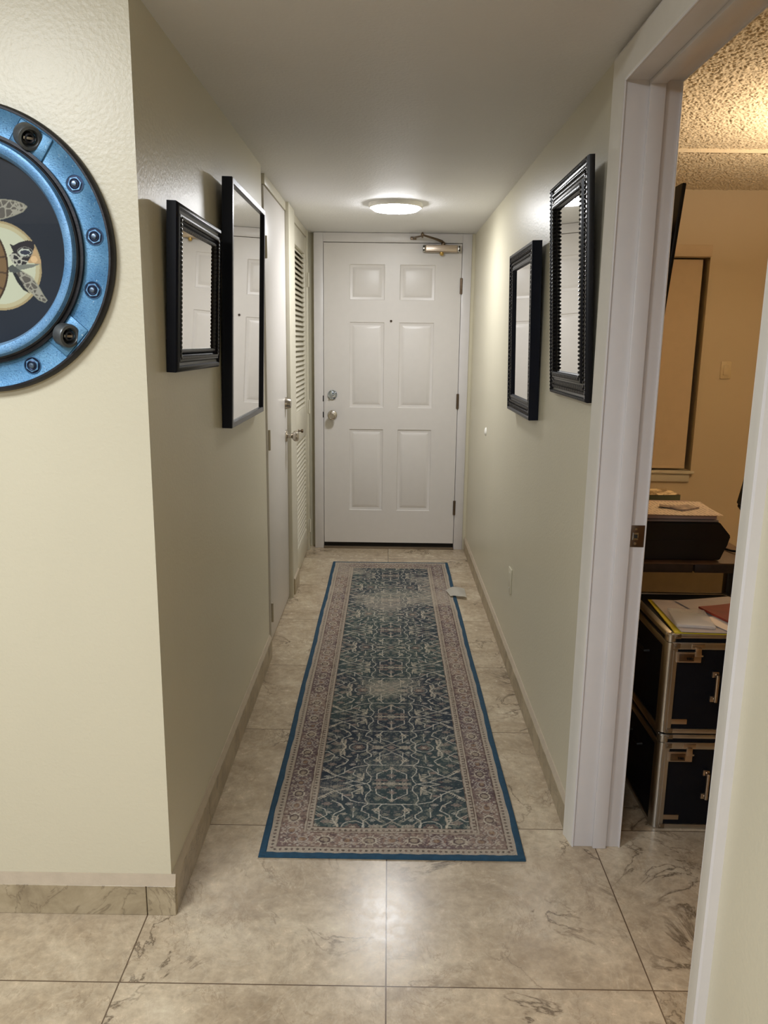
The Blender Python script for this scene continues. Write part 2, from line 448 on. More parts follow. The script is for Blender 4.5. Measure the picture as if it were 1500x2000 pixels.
for i in range(5):
    for j in range(7):
        x0, x1, z0, z1 = xs[i], xs[i+1], zs[j], zs[j+1]
        if i in (1, 3) and j in (1, 3, 5):
            ring_panel(bm, x0, x1, z0, z1, yf, [(0, 0), (.004, .0055), (.012, .0075), (.020, .0085), (.038, .0015), (.042, .0005)])
        else:
            bm.faces.new([bm.verts.new(p) for p in ((x0, yf, z0), (x1, yf, z0), (x1, yf, z1), (x0, yf, z1))])
bmesh.ops.remove_doubles(bm, verts=bm.verts[:], dist=1e-5)
box(bm, DL, DR, yf+.0095, yf+.04, DZ0, DZ1)
for (a, b, c, d_) in ((DL, DL, DZ0, DZ1), (DR, DR, DZ0, DZ1)):
    bm.faces.new([bm.verts.new(p) for p in ((a, yf, c), (a, yf+.01, c), (a, yf+.01, d_), (a, yf, d_))])
for z in (DZ0, DZ1):
    bm.faces.new([bm.verts.new(p) for p in ((DL, yf, z), (DR, yf, z), (DR, yf+.01, z), (DL, yf+.01, z))])
leaf = obj('door_leaf', bm, m_door, d1, ang=20)
kp = YM((-.384, yf, .942))
bm = lathe(B(), [(0, 0), (.033, 0), (.033, .004), (.028, .009), (.013, .013), (.012, .03), (.018, .036), (.027, .044), (.0295, .054), (.027, .064), (.018, .0705), (.016, .069), (.0, .0695)], 36, kp)
obj('door_knob', bm, m_nickel, d1)
dp = YM((-.383, yf, 1.081))
bm = lathe(B(), [(0, 0), (.033, 0), (.033, .004), (.030, .012), (.022, .014), (.0, .0145)], 36, dp)
db = obj('deadbolt', bm, m_chrome, d1)
bm = B(); box(bm, -.0045, .0045, -.02, .02, .0, .022, .002, mat=YM((-.383, yf-.012, 1.081)) @ Matrix.Rotation(math.radians(-62), 4, 'Z'))
obj('thumb_turn', bm, m_chrome, db)
bm = lathe(B(), [(0, .004), (.0045, .004), (.0052, .0055), (.008, .0055), (.0085, .003), (.0085, 0)], 24, YM((.011, yf, 1.576)))
obj('peephole', bm, m_bronze, d1)
obj('peephole_lens', lathe(B(), [(0, .0065), (.003, .0062), (.0046, .0046)], 16, YM((.011, yf, 1.576))), m_dark, bpy.data.objects['peephole'])
for z in (1.807, 1.046, .302):
    bm = B(); lathe(bm, [(0, -.003), (.004, -.002), (.0065, 0), (.0065, .101), (.004, .103), (0, .104)], 14, Matrix.Translation((DR+.001, D-.004, z-.05)))
    box(bm, DR-.008, DR+.010, D-.001, D+.004, z-.05, z+.05)
    for k in range(1, 5): lathe(bm, [(.0069, 0), (.0069, .001)], 14, Matrix.Translation((DR+.001, D-.004, z-.05+k*.02)))
    obj('hinge', bm, m_bronze, d1)
for z in (1.055, .945):
    obj('bolt_edge', box(B(), DL-.008, DL-.001, D-.001, D+.002, z-.02, z+.02, .001), m_dark, d1)
bm = B(); box(bm, DL-.004, DR+.003, D-.012, D+.06, 0, .011, .003)
obj('threshold', bm, simple('brown_threshold', (128, 112, 92), .45, .4), d1)
obj('door_sweep', box(B(), DL, DR, D+.02, D+.035, .011, DZ0), m_dark, d1)
# closer
bm = B()
CX0, CX1, CZ = .212, .455, 2.040
box(bm, CX0+.014, CX1-.014, D-.052, yf, CZ-.023, CZ+.023, .009, seg=3)
for z in (-.014, -.004, .006, .016): box(bm, CX0+.02, CX1-.02, D-.0535, D-.05, CZ+z-.0015, CZ+z+.0015)
cl = obj('door_closer', bm, m_champ, d1)
bm = B(); box(bm, CX0, CX0+.016, D-.05, yf, CZ-.022, CZ+.022, .005); box(bm, CX1-.016, CX1, D-.05, yf, CZ-.022, CZ+.022, .005)
obj('end_cap', bm, m_alu, cl)
bm = B()
for x in (CX0+.006, CX1-.006):
    for z in (-.011, .011): lathe(bm, [(0, .002), (.0045, .002), (.006, 0)], 12, YM((x, D-.0505, CZ+z)))
obj('cap_screw', bm, m_dark, cl)
bm = lathe(B(), [(.014, 0), (.014, .012), (.010, .02), (.0, .024)], 20, Matrix.Translation((.336, D-.03, CZ-.022)) @ Matrix.Rotation(PI, 4, 'X'))
obj('pinion_cap', bm, simple('brass', (190, 160, 96), .25, 1.), cl)
bm = B(); lathe(bm, [(.013, 0), (.013, .016), (.008, .022), (0, .022)], 18, Matrix.Translation((.345, D-.03, CZ+.022)))
tube(bm, [(.345, D-.03, CZ+.034), (.335, D-.045, CZ+.044), (.30, D-.08, CZ+.052), (.205, D-.16, CZ+.068)], [.010, .009, .0075, .0065], 10)
ball(bm, (.203, D-.162, CZ+.07), .011, 12); tube(bm, [(.203, D-.162, CZ+.05), (.203, D-.162, CZ+.085)], .006, 10)
tube(bm, [(.203, D-.162, CZ+.062), (.165, D-.10, CZ+.062), (.150, D-.03, CZ+.066), (.150, D-.004, CZ+.066)], .006, 8)
box(bm, .130, .170, D-.012, D, CZ+.056, CZ+.076, .003)
obj('closer_arm', bm, m_bronze, cl)

# ------------------------------------------------------------------ flush closet door on the left (door_2)
d2 = thing('door_2', None, None, (-.55, 4.0, 0), kind='structure')
LY0, LY1 = 3.635, 4.335
obj('door_leaf', box(B(), -.59, -.55, LY0, LY1, .014, 2.094, .002), m_door, d2)
bm = B(); box(bm, -.60, -.559, 3.47, LY0-.003, 0, ZC, .001); box(bm, -.60, XL+.006, LY1+.004, 4.387, 0, ZC, .002)
box(bm, -.60, -.545, LY0-.003, LY1+.004, 2.098, ZC, .001)
obj('door_frame', bm, m_trimcream, d2)
for z in (1.84, .99, .155):
    bm = B(); box(bm, -.553, -.548, LY0+.010, LY0+.030, z-.047, z+.047, .001)
    lathe(bm, [(0, -.002), (.006, 0), (.006, .094), (0, .096)], 12, Matrix.Translation((-.546, LY0+.012, z-.047)))
    obj('hinge', bm, m_painted_hinge if z < 1.9 else m_bronze, d2)
bm = lathe(B(), [(0, 0), (.033, 0), (.033, .004), (.028, .009), (.013, .013), (.012, .030), (.018, .036), (.027, .044), (.0295, .054), (.027, .064), (.018, .0705), (.0, .072)], 32, XP((-.55, 4.272, .937)))
obj('door_knob', bm, m_nickel, d2)
bm = lathe(B(), [(0, 0), (.032, 0), (.031, .008), (.026, .027), (.024, .030), (0, .030)], 32, XP((-.55, 4.272, 1.112)))
obj('deadbolt', bm, m_nickel, d2)

# ------------------------------------------------------------------ louvered door (door_3)
d3 = thing('door_3', None, None, (-.55, 5.0, 0), kind='structure')
GY0, GY1 = 4.655, 5.405
bm = B(); box(bm, -.60, XL-.006, 4.62, GY0-.004, 0, ZC, .001); box(bm, -.60, XL-.004, GY1+.004, 5.482, 0, ZC, .001); box(bm, -.60, XL-.01, GY0-.004, GY1+.004, 2.096, ZC, .001)
obj('door_frame', bm, m_trimcream, d3)
bm = B(); fx0, fx1 = -.583, -.550
st_w = .085
box(bm, fx0, fx1, GY0, GY0+st_w, .014, 2.092, .002); box(bm, fx0, fx1, GY1-st_w, GY1, .014, 2.092, .002)
for z0, z1 in ((.014, .17), (.825, 1.015), (1.985, 2.092)): box(bm, fx0, fx1, GY0+st_w-.002, GY1-st_w+.002, z0, z1, .001)
obj('door_leaf', bm, m_trimcream, d3)
def louvers(name, z0, z1, n):
    bm = B()
    for k in range(n):
        z = z0+(z1-z0)*(k+.5)/n
        box(bm, -.0035, .0035, GY0+st_w, GY1-st_w, -.0185, .0185, .001, 0, 1, Matrix.Translation((-.566, 0, z)) @ Matrix.Rotation(math.radians(-42), 4, 'Y'))
    obj(name, bm, m_trimcream, d3)
louvers('upper_louvers', 1.015, 1.985, 32); louvers('lower_louvers', .17, .825, 22)
bm = lathe(B(), [(0, 0), (.012, 0), (.011, .003), (.005, .006), (.005, .016), (.011, .021), (.0125, .027), (.009, .032), (0, .033)], 20, XP((-.55, GY0+.20, .90)))
obj('pull_knob', bm, m_bronze, d3)
for z in (1.83, 1.003, .178):
    bm = B(); box(bm, -.553, -.5365, GY1+.003, GY1+.03, z-.045, z+.045, .001)
    lathe(bm, [(0, -.002), (.006, 0), (.006, .09), (0, .092)], 12, Matrix.Translation((-.535, GY1+.004, z-.045)))
    obj('hinge', bm, m_trimcream, d3)

# ------------------------------------------------------------------ window in the side room (window_1)
w1 = thing('window_1', None, None, (WX1, RB, WZ0), kind='structure')
bm = B(); box(bm, WX0, WX1, RB+.13, RB+.17, WZ0, WZ0+.05); box(bm, WX0, WX1, RB+.13, RB+.17, WZ1-.05, WZ1); box(bm, WX0, WX0+.04, RB+.13, RB+.17, WZ0, WZ1); box(bm, WX1-.04, WX1, RB+.13, RB+.17, WZ0, WZ1)
obj('window_frame', bm, simple('window_frame_bronze', (70, 52, 38), .5), w1)
t = NT('night_window_glass'); t.set(col=(.01, .012, .015), rough=.05); obj('pane', box(B(), WX0+.04, WX1-.04, RB+.145, RB+.15, WZ0+.05, WZ1-.05), t.m, w1)
bl = obj('roller_blind', box(B(), WX0+.02, 2.043, RB+.028, RB+.0295, .628, 1.99), m_blind, w1)
obj('hem_bar', box(B(), WX0+.02, 2.043, RB+.022, RB+.036, .612, .634, .003), m_blind, bl)
bm = B(); box(bm, WX0-.02, WX1-.004, RB-.035, RB-.001, 2.002, 2.075, .003)
obj('valance', bm, m_blind, w1)
bm = B(); box(bm, WX0-.02, WX1+.016, RB-.03, RB+.04, .583, .601, .004)
box(bm, WX0-.02, WX1-.012, RB-.016, RB-.0005, .527, .583, .003)
obj('sill', bm, m_trimcream, w1)
sw = thing('light_switch', 'ivory rocker light switch on the side room wall right of the blind', 'light switch', (2.248, RB, 1.283))
obj('wall_plate', box(B(), 2.213, 2.283, RB-.007, RB, 1.226, 1.340, .003), m_ivory, sw)
obj('rocker', box(B(), 2.231, 2.265, RB-.012, RB-.005, 1.250, 1.316, .002, mat=None), m_ivory, sw)

# ------------------------------------------------------------------ lamps
lp = thing('ceiling_light', 'round white flush ceiling light glowing near the entry door', 'ceiling light', (.024, 4.36, ZC))
bm = lathe(B(), [(.140, 0), (.140, -.016), (.134, -.022), (.122, -.022), (.122, -.018), (.0, -.018)], 64, Matrix.Translation((.024, 4.36, ZC)))
obj('lamp_housing', bm, m_white, lp)
bm = lathe(B(), [(.123, -.019), (.122, -.028), (.114, -.034), (.09, -.037), (0, -.038)], 64, Matrix.Translation((.024, 4.36, ZC)))
obj('diffuser', bm, m_lamp, lp)

# ------------------------------------------------------------------ pattern painting (numpy)
rng = np.random.default_rng(3)
def lin(a):
    a = np.asarray(a, float)/255.
    return np.where(a <= .04045, a/12.92, ((a+.055)/1.055)**2.4)
def vnoise(X, Y, scale, seed=0):
    r = np.random.default_rng(seed); G = r.random((64, 64))
    x, y = X*scale, Y*scale; xi, yi = np.floor(x).astype(int), np.floor(y).astype(int)
    fx, fy = x-xi, y-yi; fx = fx*fx*(3-2*fx); fy = fy*fy*(3-2*fy)
    g = lambda a, b: G[a % 64, b % 64]
    return (g(xi, yi)*(1-fx)+g(xi+1, yi)*fx)*(1-fy)+(g(xi, yi+1)*(1-fx)+g(xi+1, yi+1)*fx)*fy
def fbm(X, Y, s, seed=0, o=4):
    return sum(vnoise(X, Y, s*2**k, seed+k)*.5**k for k in range(o))/sum(.5**k for k in range(o))
def seg(X, Y, a, b):
    ax, ay = a; bx, by = b; dx, dy = bx-ax, by-ay
    t = np.clip(((X-ax)*dx+(Y-ay)*dy)/(dx*dx+dy*dy+1e-12), 0, 1)
    return np.hypot(X-ax-t*dx, Y-ay-t*dy)
def poly_d(X, Y, pts): 
    d = np.full(X.shape, 9.)
    for a, b in zip(pts, pts[1:]): d = np.minimum(d, seg(X, Y, a, b))
    return d
def ell(X, Y, c, rx, ry, ang=0.):
    ca, sa = math.cos(ang), math.sin(ang); x, y = X-c[0], Y-c[1]
    return np.hypot((x*ca+y*sa)/rx, (-x*sa+y*ca)/ry)
def inpoly(X, Y, P):
    r = np.zeros(X.shape, bool); n = len(P); j = n-1
    for i in range(n):
        (xi, yi), (xj, yj) = P[i], P[j]
        c = ((yi > Y) != (yj > Y)) & (X < (xj-xi)*(Y-yi)/((yj-yi) or 1e-12)+xi); r ^= c; j = i
    return r
def put(img, m, col, a=1.):
    m = np.clip(m.astype(float)*a, 0, 1)[..., None]; img[:] = img*(1-m)+np.asarray(col, float)*m
def grid_mesh(name, P, img, mat, parent=None, world=True, mask=None):
    """P: (ny,nx,3) positions, img: (ny,nx,3) sRGB"""
    ny, nx, _ = P.shape
    idx = np.arange(ny*nx).reshape(ny, nx)
    q = np.stack([idx[:-1, :-1], idx[:-1, 1:], idx[1:, 1:], idx[1:, :-1]], -1)
    if mask is not None: q = q[mask[:-1, :-1] & mask[1:, 1:] & mask[1:, :-1] & mask[:-1, 1:]]
    q = q.reshape(-1, 4)
    used = np.unique(q); rem = np.full(ny*nx, -1); rem[used] = np.arange(len(used)); q = rem[q]
    co = P.reshape(-1, 3)[used]; col = lin(img.reshape(-1, 3)[used])
    if parent is not None and world:
        mi = np.array(rootmat(parent).inverted()); co = co@mi[:3, :3].T+mi[:3, 3]
    me = bpy.data.meshes.new(name); n = len(q)
    me.vertices.add(len(co)); me.vertices.foreach_set('co', co.astype(np.float32).ravel())
    me.loops.add(n*4); me.loops.foreach_set('vertex_index', q.astype(np.int32).ravel())
    me.polygons.add(n); me.polygons.foreach_set('loop_start', np.arange(0, n*4, 4, dtype=np.int32))
    me.update(calc_edges=True); me.validate()
    a = me.color_attributes.new('pattern', 'FLOAT_COLOR', 'POINT')
    a.data.foreach_set('color', np.concatenate([col, np.ones((len(col), 1))], 1).astype(np.float32).ravel())
    me.materials.append(mat)
    me.shade_smooth()
    o = bpy.data.objects.new(name, me); C.objects.link(o)
    if parent is not None: o.parent = parent
    return o

# ------------------------------------------------------------------ popcorn texture of the side room ceiling (real relief)
def popcorn_relief(name, y0, y1, z, parent):
    st = .0036; X, Y = np.meshgrid(np.arange(RX, 2.75, st), np.arange(y0, y1+1e-6, st))
    h = np.clip((vnoise(X, Y, 125, 301)-.42)*2.6, 0, 1)+.7*np.clip((vnoise(X+3, Y+5, 200, 302)-.45)*2.6, 0, 1)
    P = np.stack([X, Y, z-.0005-.0042*h], -1)
    o = grid_mesh(name, P, np.full(X.shape+(3,), 210.), m_pop, parent)
popcorn_relief('popcorn_texture', 1.9, 4.42, ZR, bpy.data.objects['ceiling_side_room'])
popcorn_relief('popcorn_texture', 4.42, RB, ZR-.022, bpy.data.objects['ceiling_side_room_drop'])

# ------------------------------------------------------------------ runner rug
RX0, RX1, RY0, RY1 = -.352, .408, 2.003, 5.098
def rug():
    rg = thing('runner_rug', 'long distressed navy and tan patterned runner with blue bound edge on hallway floor', 'rug', ((RX0+RX1)/2, RY0, 0))
    st = .002; bd = .0155
    x = np.arange(RX0+bd, RX1-bd+1e-6, st); y = np.arange(RY0+bd, RY1-bd*.6+1e-6, st)
    X, Y = np.meshgrid(x, y)
    cx = (RX0+RX1)/2; W = RX1-RX0
    s = np.abs(X-cx); de = np.minimum(np.minimum(Y-RY0, RY1-Y), W/2-s)
    img = np.zeros(X.shape+(3,)); 
    nlow = fbm(X, Y, 5, 11); nmid = fbm(X, Y, 24, 21); nhi = rng.random(X.shape)
    navy, teal = np.array((32, 42, 55.)), np.array((44, 60, 64.))
    img[:] = navy+(teal-navy)*np.clip((nlow-.35)*3, 0, 1)[..., None]
    m = (Y-2.39+.24*40) % .48; m = np.where(m > .24, .48-m, m)
    lt = (184, 180, 170); cream = (192, 180, 162); pink = (150, 130, 122); olive = (132, 130, 118); rust = (116, 92, 88)
    wob = (fbm(X*1.0, Y, 60, 5, 2)-.5)*.004
    S_, A_ = s+wob, m+wob
    lines = [[(0, .118), (.075, .118)], [(.075, .118), (.086, .095), (.084, .07), (.068, .04), (.072, .015), (.082, 0)],
             [(.082, 0), (.125, .012), (.155, .034), (.19, .048), (.245, .095)], [(.245, .02), (.20, .035), (.165, .06), (.13, .10), (.10, .112), (.075, .118)],
             [(.075, .118), (.092, .135), (.095, .155), (.072, .175), (.07, .19), (.088, .208), (.088, .24)],
             [(.03, .118), (.055, .160), (.03, .185), (0, .205)], [(.165, .24), (.182, .20), (.178, .175), (.15, .15), (.16, .125), (.19, .10)],
             [(0, .10), (.03, .075), (.05, .06), (.05, .03)], [(0, .035), (0, .10)], [(.245, .13), (.21, .15), (.20, .18), (.225, .205), (.245, .21)],
             [(.125, .012), (.16, 0)], [(.16, .06), (.158, .10)], [(.10, .03), (.13, .055), (.125, .085)], [(.04, .135), (.04, .2)], [(.12, .135), (.12, .19)]]
    d = np.full(X.shape, 9.)
    for l in lines: d = np.minimum(d, poly_d(S_, A_, l))
    put(img, d < .0019, lt, .95)
    put(img, np.abs(ell(S_, A_, (.118, .24), .034, .030)-1) < .06, lt, .85)
    put(img, np.abs(S_/.034+np.abs(A_-.24)/.028-1) < .09, cream, .7)
    fl = [((0, 0), .030, .012, cream), ((.043, 0), .017, .009, cream), ((.043, .022), .012, .010, pink), ((.022, .022), .010, .008, rust), ((0, .052), .014, .009, pink),
          ((0, .098), .008, .010, cream), ((.045, .085), .013, .009, olive), ((.022, .082), .007, .006, pink), ((.108, .018), .010, .006, cream), ((.118, .24), .020, .017, rust),
          ((.118, .24), .009, .008, cream), ((0, .24), .014, .012, pink), ((.05, .235), .018, .008, cream), ((.02, .175), .009, .008, olive), ((.048, .15), .013, .010, cream),
          ((.10, .19), .010, .009, olive), ((.135, .20), .009, .007, pink), ((.14, .035), .014, .010, olive), ((.14, .035), .007, .005, lt), ((.185, .02), .014, .009, olive), ((.215, .04), .010, .007, lt), ((.165, .015), .009, .004, rust),
          ((.14, .07), .013, .007, pink), ((.185, .075), .012, .008, olive), ((.22, .08), .009, .007, cream), ((.205, .12), .014, .009, pink), ((.235, .15), .010, .008, olive),
          ((.135, .12), .011, .007, lt), ((.165, .125), .006, .006, cream), ((.20, .215), .016, .010, pink), ((.235, .235), .010, .008, cream), ((.12, .15), .009, .010, olive), ((.15, .175), .010, .006, cream), ((.06, .205), .009, .007, lt),
          ((.195, .165), .009, .007, lt), ((.225, .185), .008, .010, rust)]
    for c, a, b, k in fl:
        e = ell(S_, A_, c, a, b); th = np.arctan2(A_-c[1], S_-c[0]); pet = 1+.18*np.cos(6*th)
        put(img, e < pet, k, .78); put(img, np.abs(e-pet*.62) < .12, (60, 58, 56), .55)
    for cx_, cy_, sg in ((.098, .042, 1), (.170, .205, -1), (.165, .25, 1)):   # serrated palmette leaves
        for k in range(4):
            yy = cy_+(k-1.5)*.011
            put(img, ell(S_, A_, (cx_+.006+.002*k, yy), .010, .0034, .25*sg) < 1, cream, .75)
        put(img, ell(S_, A_, (cx_-.002, cy_), .0035, .026, .1*sg) < 1, cream, .8)
    zz = (np.abs(((S_+A_) % .012)-.006) < .003)
    for a, b in (((.03, .21), (.06, .19)), ((.19, .05), (.24, .10)), ((.2, .2), (.24, .17)), ((.09, .2), (.07, .225))):
        put(img, (seg(S_, A_, a, b) < .006) & zz, cream, .7)
    sm = fbm(S_, A_+9, 95, 31, 2); put(img, sm > .68, olive, .5); put(img, sm < .27, pink, .35)
    # --- border bands
    fld = .143
    ins = np.minimum(np.minimum(Y-RY0, RY1-Y), W/2-s)
    al = np.where((W/2-s) < np.minimum(Y-RY0, RY1-Y), Y-RY0, X-cx)           # coordinate along the edge
    al2 = np.where((W/2-s) < np.minimum(Y-RY0, RY1-Y), Y-2.39, X-cx)
    tan_ = np.array((160, 149, 136.)); mauve = np.array((88, 73, 78.)); brn = (78, 60, 54)
    g1 = (ins < .044); put(img, g1, tan_)
    g3 = (ins >= .117) & (ins < fld); put(img, g3, tan_)
    b2 = (ins >= .044) & (ins < .117)
    img[b2] = (mauve+(np.array((118, 98, 92.))-mauve)*np.clip((nlow-.4)*4, 0, 1)[..., None])[b2]
    for g, c0 in ((g1, .033), (g3, .130)):
        dd = np.hypot(((al+wob) % .0165)-.00825, (ins-c0))
        put(img, g & (dd < .0042), (62, 54, 50), .85)
        put(img, g & (np.abs(((al+.008) % .033)-.0165) < .0022) & (np.abs(ins-c0) < .006), rust, .6)
    for c0 in (.0455, .116, .124, .142): put(img, np.abs(ins-c0+wob*.3) < .0014, brn, .85)
    per = .132; q = ((al2+per*30) % per)-per/2; r = ins-.0805; rr = np.abs(q)
    def bp(m_, c_, a_=.8): put(img, m_ & b2, c_, a_)
    e = ell(rr+wob, r, (.0, 0), .021, .017); bp(np.abs(e-1) < .13, (184, 176, 160), .9); bp(e < .55, (150, 140, 122), .8); bp(np.abs(e-.72) < .08, (52, 44, 44), .8)
    e = ell(rr+wob, r, (.066, 0), .017, .013); bp(np.abs(e-1) < .16, lt, .7); bp(e < .6, (128, 100, 76), .7)
    for k in range(5):
        a_ = -1.2+k*.6; bp(seg(rr, r, (.019*math.cos(a_), .016*math.sin(a_)), (.031*math.cos(a_), .028*math.sin(a_))) < .0019, (184, 176, 160), .8)
    bp(poly_d(rr+wob, np.abs(r), [(.021, .0), (.032, .012), (.045, .022), (.052, .014), (.066, .027)]) < .0017, lt, .7)
    bp(poly_d(rr+wob, np.abs(r), [(.04, .0), (.047, .008), (.036, .020)]) < .0017, (140, 110, 98), .8)
    for c_ in ((.038, .026), (.05, .03), (.033, -.027), (.045, -.012), (.055, -.028)): bp(ell(rr, r, c_, .005, .004) < 1, lt, .7)
    bs = fbm(X, Y, 110, 51, 2); bp(bs > .64, (160, 146, 130), .55); bp(bs < .3, (66, 52, 54), .6)
    # --- wear: bare beige patches, broken threads
    wear = np.clip((fbm(X, Y, 3.2, 71, 4)-.50)*4.2, 0, 1)
    brd = (ins < fld)
    band = .5+.5*np.sin(Y*9.4+1.1*np.sin(X*7))
    wear = np.clip(wear+.45*np.clip((Y-3.3)/1.4, 0, 1)*fbm(X, Y, 6, 61, 3)*1.4, 0, 1)
    wear = np.maximum(wear*.75, np.where(brd, band*.28*fbm(X, Y, 7, 5)*2, .12))
    thr = (nhi*.55+fbm(X*3, Y*.7, 170, 81, 2)*.75)
    mk = np.clip((wear*1.35-thr+.22)*2.2, 0, 1)
    put(img, mk, (168, 158, 144), .62)
    fd = (.06+.22*fbm(X*2, Y, 45, 66, 3))[..., None]; img = img*(1-fd)+np.array((146, 138, 124.))*fd
    img *= (1+.16*(nhi-.5)+.10*(fbm(X*4, Y, 230, 91, 2)-.5))[..., None]
    img = np.clip(img*1.04, 5, 235)
    Z = .0062+.0012*np.sin(Y*2.4+X*3)+.0004*nmid
    wv = .0012*np.sin((Y-RY0)*7)*(np.abs(X-cx)/(W/2))**3*np.sign(X-cx)
    edge = .0015*np.sin(X*21)
    P = np.stack([X+wv, Y+edge*((Y-RY0) < .2), Z], -1)
    grid_mesh('pile', P, img, m_rug, rg)
    # binding: a folded fabric band all round
    bm = B()
    def band_run(p0, p1, nrm, wd, n=90):
        prof = [(0, .0002), (-.0012, .003), (.001, .0078), (.006, .0092), (wd-.003, .0088), (wd, .0062), (wd, .0002)]
        rows = []
        for i in range(n+1):
            f = i/n; x_ = p0[0]+(p1[0]-p0[0])*f; y_ = p0[1]+(p1[1]-p0[1])*f
            ss = (x_-cx)/(W/2); o1 = .0012*math.sin((y_-RY0)*7)*abs(ss)**3*(1 if ss > 0 else -1)
            fray = .0012*math.sin(f*61)+.0010*math.sin(f*143+1)
            lift = .0012*math.sin(y_*2.4+x_*3)
            rows.append([bm.verts.new((x_+o1+nrm[0]*(a+(fray if a > .01 else 0)), y_+nrm[1]*(a+(fray if a > .01 else 0)), h+(lift if h > .001 else 0))) for a, h in prof])
        for A, Bq in zip(rows, rows[1:]):
            for k in range(len(prof)-1): bm.faces.new((A[k], A[k+1], Bq[k+1], Bq[k]))
        bm.faces.new(rows[0]); bm.faces.new(rows[-1][::-1])
    band_run((RX0, RY0), (RX0, RY1), (1, 0), .0190); band_run((RX1, RY0), (RX1, RY1), (-1, 0), .0190)
    band_run((RX0, RY0), (RX1, RY0), (0, 1), .0190, 60); band_run((RX0, RY1), (RX1, RY1), (0, -1), .012, 60)
    obj('binding', bm, m_binding, rg)
rug()

# ------------------------------------------------------------------ folded white card on the rug's edge
bm = B(); n = 14
def cardpt(i, j):
    u, v = i/n, j/8
    x = .372+.092*u; y = 4.345+.15*v+.03*(1-u)*(1-v)
    z = .0125+.020*math.sin(PI*u*.9)**1.0*(.35+.65*v)+.002*math.sin(u*9+v*5)
    return x-.018*v*(1-u), y, z
g = [[bm.verts.new(cardpt(i, j)) for i in range(n+1)] for j in range(9)]
for j in range(8):
    for i in range(n): bm.faces.new((g[j][i], g[j][i+1], g[j+1][i+1], g[j+1][i]))
r_ = bmesh.ops.solidify(bm, geom=bm.faces[:], thickness=.0012)
tag(obj('paper_scrap', bm, simple('white_card', (222, 218, 208), .6)), 'crumpled white paper scrap lying half on the right edge of the runner', 'paper')

# ------------------------------------------------------------------ small things on the right hall wall
bm = lathe(B(), [(0, .009), (.012, .0085), (.021, .005), (.025, 0)], 28, Matrix.Translation((XR, 4.54, .945)) @ Matrix.Rotation(-PI/2, 4, 'Y'))
tag(obj('wall_bumper', bm, m_white), 'small round white cap stuck on the right hall wall', 'wall cap')
ow = thing('outlet_cover', 'painted blank cover plate low on the right hall wall', 'outlet cover', (XR, 3.43, .40))
obj('cover_plate', box(B(), XR-.006, XR, 3.395, 3.465, .343, .457, .0025), m_wall, ow)
for z in (.365, .435):
    obj('screw', lathe(B(), [(0, .0015), (.003, .001), (.0035, 0)], 12, Matrix.Translation((XR-.006, 3.43, z)) @ Matrix.Rotation(-PI/2, 4, 'Y')), m_white, ow)

# ------------------------------------------------------------------ framed pictures
def pframe(name, label, side, ya, yb, z0, z1, lean, thick, profile, mats, width, art, beads=(), glass_d=.012, mat_w=0, backx=.0):
    """local axes: u along the wall (world +y), n out of the wall, t up"""
    wx = (XL+.0005) if side > 0 else (XR-.0005)
    ang = math.atan(lean)
    R = Matrix(((side*math.cos(ang), 0, side*math.sin(ang)), (0, 1, 0), (-math.sin(ang), 0, math.cos(ang)))) # cols n,u,t
    Mx = R.to_4x4(); Mx.translation = Vector((wx, ya, z0))
    wdt, hgt = yb-ya, z1-z0
    root = thing(name, label, 'framed picture', (wx, (ya+yb)/2, z0), group=None)
    def pt(n_, u_, t_): return Mx @ Vector((n_, u_, t_))
    def mould(prof, inset0=0.):
        bm = B(); loops = []
        for a, h in prof:
            a += inset0
            loops.append([bm.verts.new(pt(h, *q)) for q in ((a, a), (wdt-a, a), (wdt-a, hgt-a), (a, hgt-a))])
        for k_, (A, Bq) in enumerate(zip(loops, loops[1:]+loops[:1])):
            for i in range(4): bm.faces.new((A[i], A[(i+1) % 4], Bq[(i+1) % 4], Bq[i])).material_index = 1 if (len(mats) > 1 and k_ not in (1, 2)) else 0
        return bm
    fr = obj('frame', mould(profile), mats, root)
    for nm, ins, hh, r, sp, sc, mt in beads:
        bm = B()
        def run(u0_, t0_, u1_, t1_):
            Ln = math.hypot(u1_-u0_, t1_-t0_); k = max(2, round(Ln/sp)); horiz = abs(u1_-u0_) > abs(t1_-t0_)
            for i in range(k):
                f = (i+.5)/k
                s3 = (sc[2], sc[0], sc[1]) if horiz else (sc[2], sc[1], sc[0])
                ball(bm, (hh, u0_+(u1_-u0_)*f, t0_+(t1_-t0_)*f), r, 6, s3, Mx)
        run(ins, ins, wdt-ins, ins); run(ins, hgt-ins, wdt-ins, hgt-ins); run(ins, ins, ins, hgt-ins); run(wdt-ins, ins, wdt-ins, hgt-ins)
        obj(nm, bm, mt, fr)
    # backing, print, glass
    bm = B(); box(bm, .002, glass_d-.004, width*.6, wdt-width*.6, width*.6, hgt-width*.6, mat=Mx)
    obj('backing', bm, m_dark, root)
    iw = width-.003
    st = .0028
    U, T = np.meshgrid(np.arange(iw, wdt-iw, st), np.arange(iw, hgt-iw, st))
    nn = glass_d-.003
    a = np.array(Mx); P = np.stack([np.full(U.shape, nn), U, T], -1)@a[:3, :3].T+a[:3, 3]
    uu, tt = (U-iw)/(wdt-2*iw), (T-iw)/(hgt-2*iw)
    grid_mesh('print', P, art(uu if side < 0 else uu, tt, U, T), m_print, root)
    bm = B(); vs = [bm.verts.new(pt(glass_d, *q)) for q in ((iw, iw), (wdt-iw, iw), (wdt-iw, hgt-iw), (iw, hgt-iw))]; bm.faces.new(vs)
    obj('glass', bm, m_glass, root)
    return root

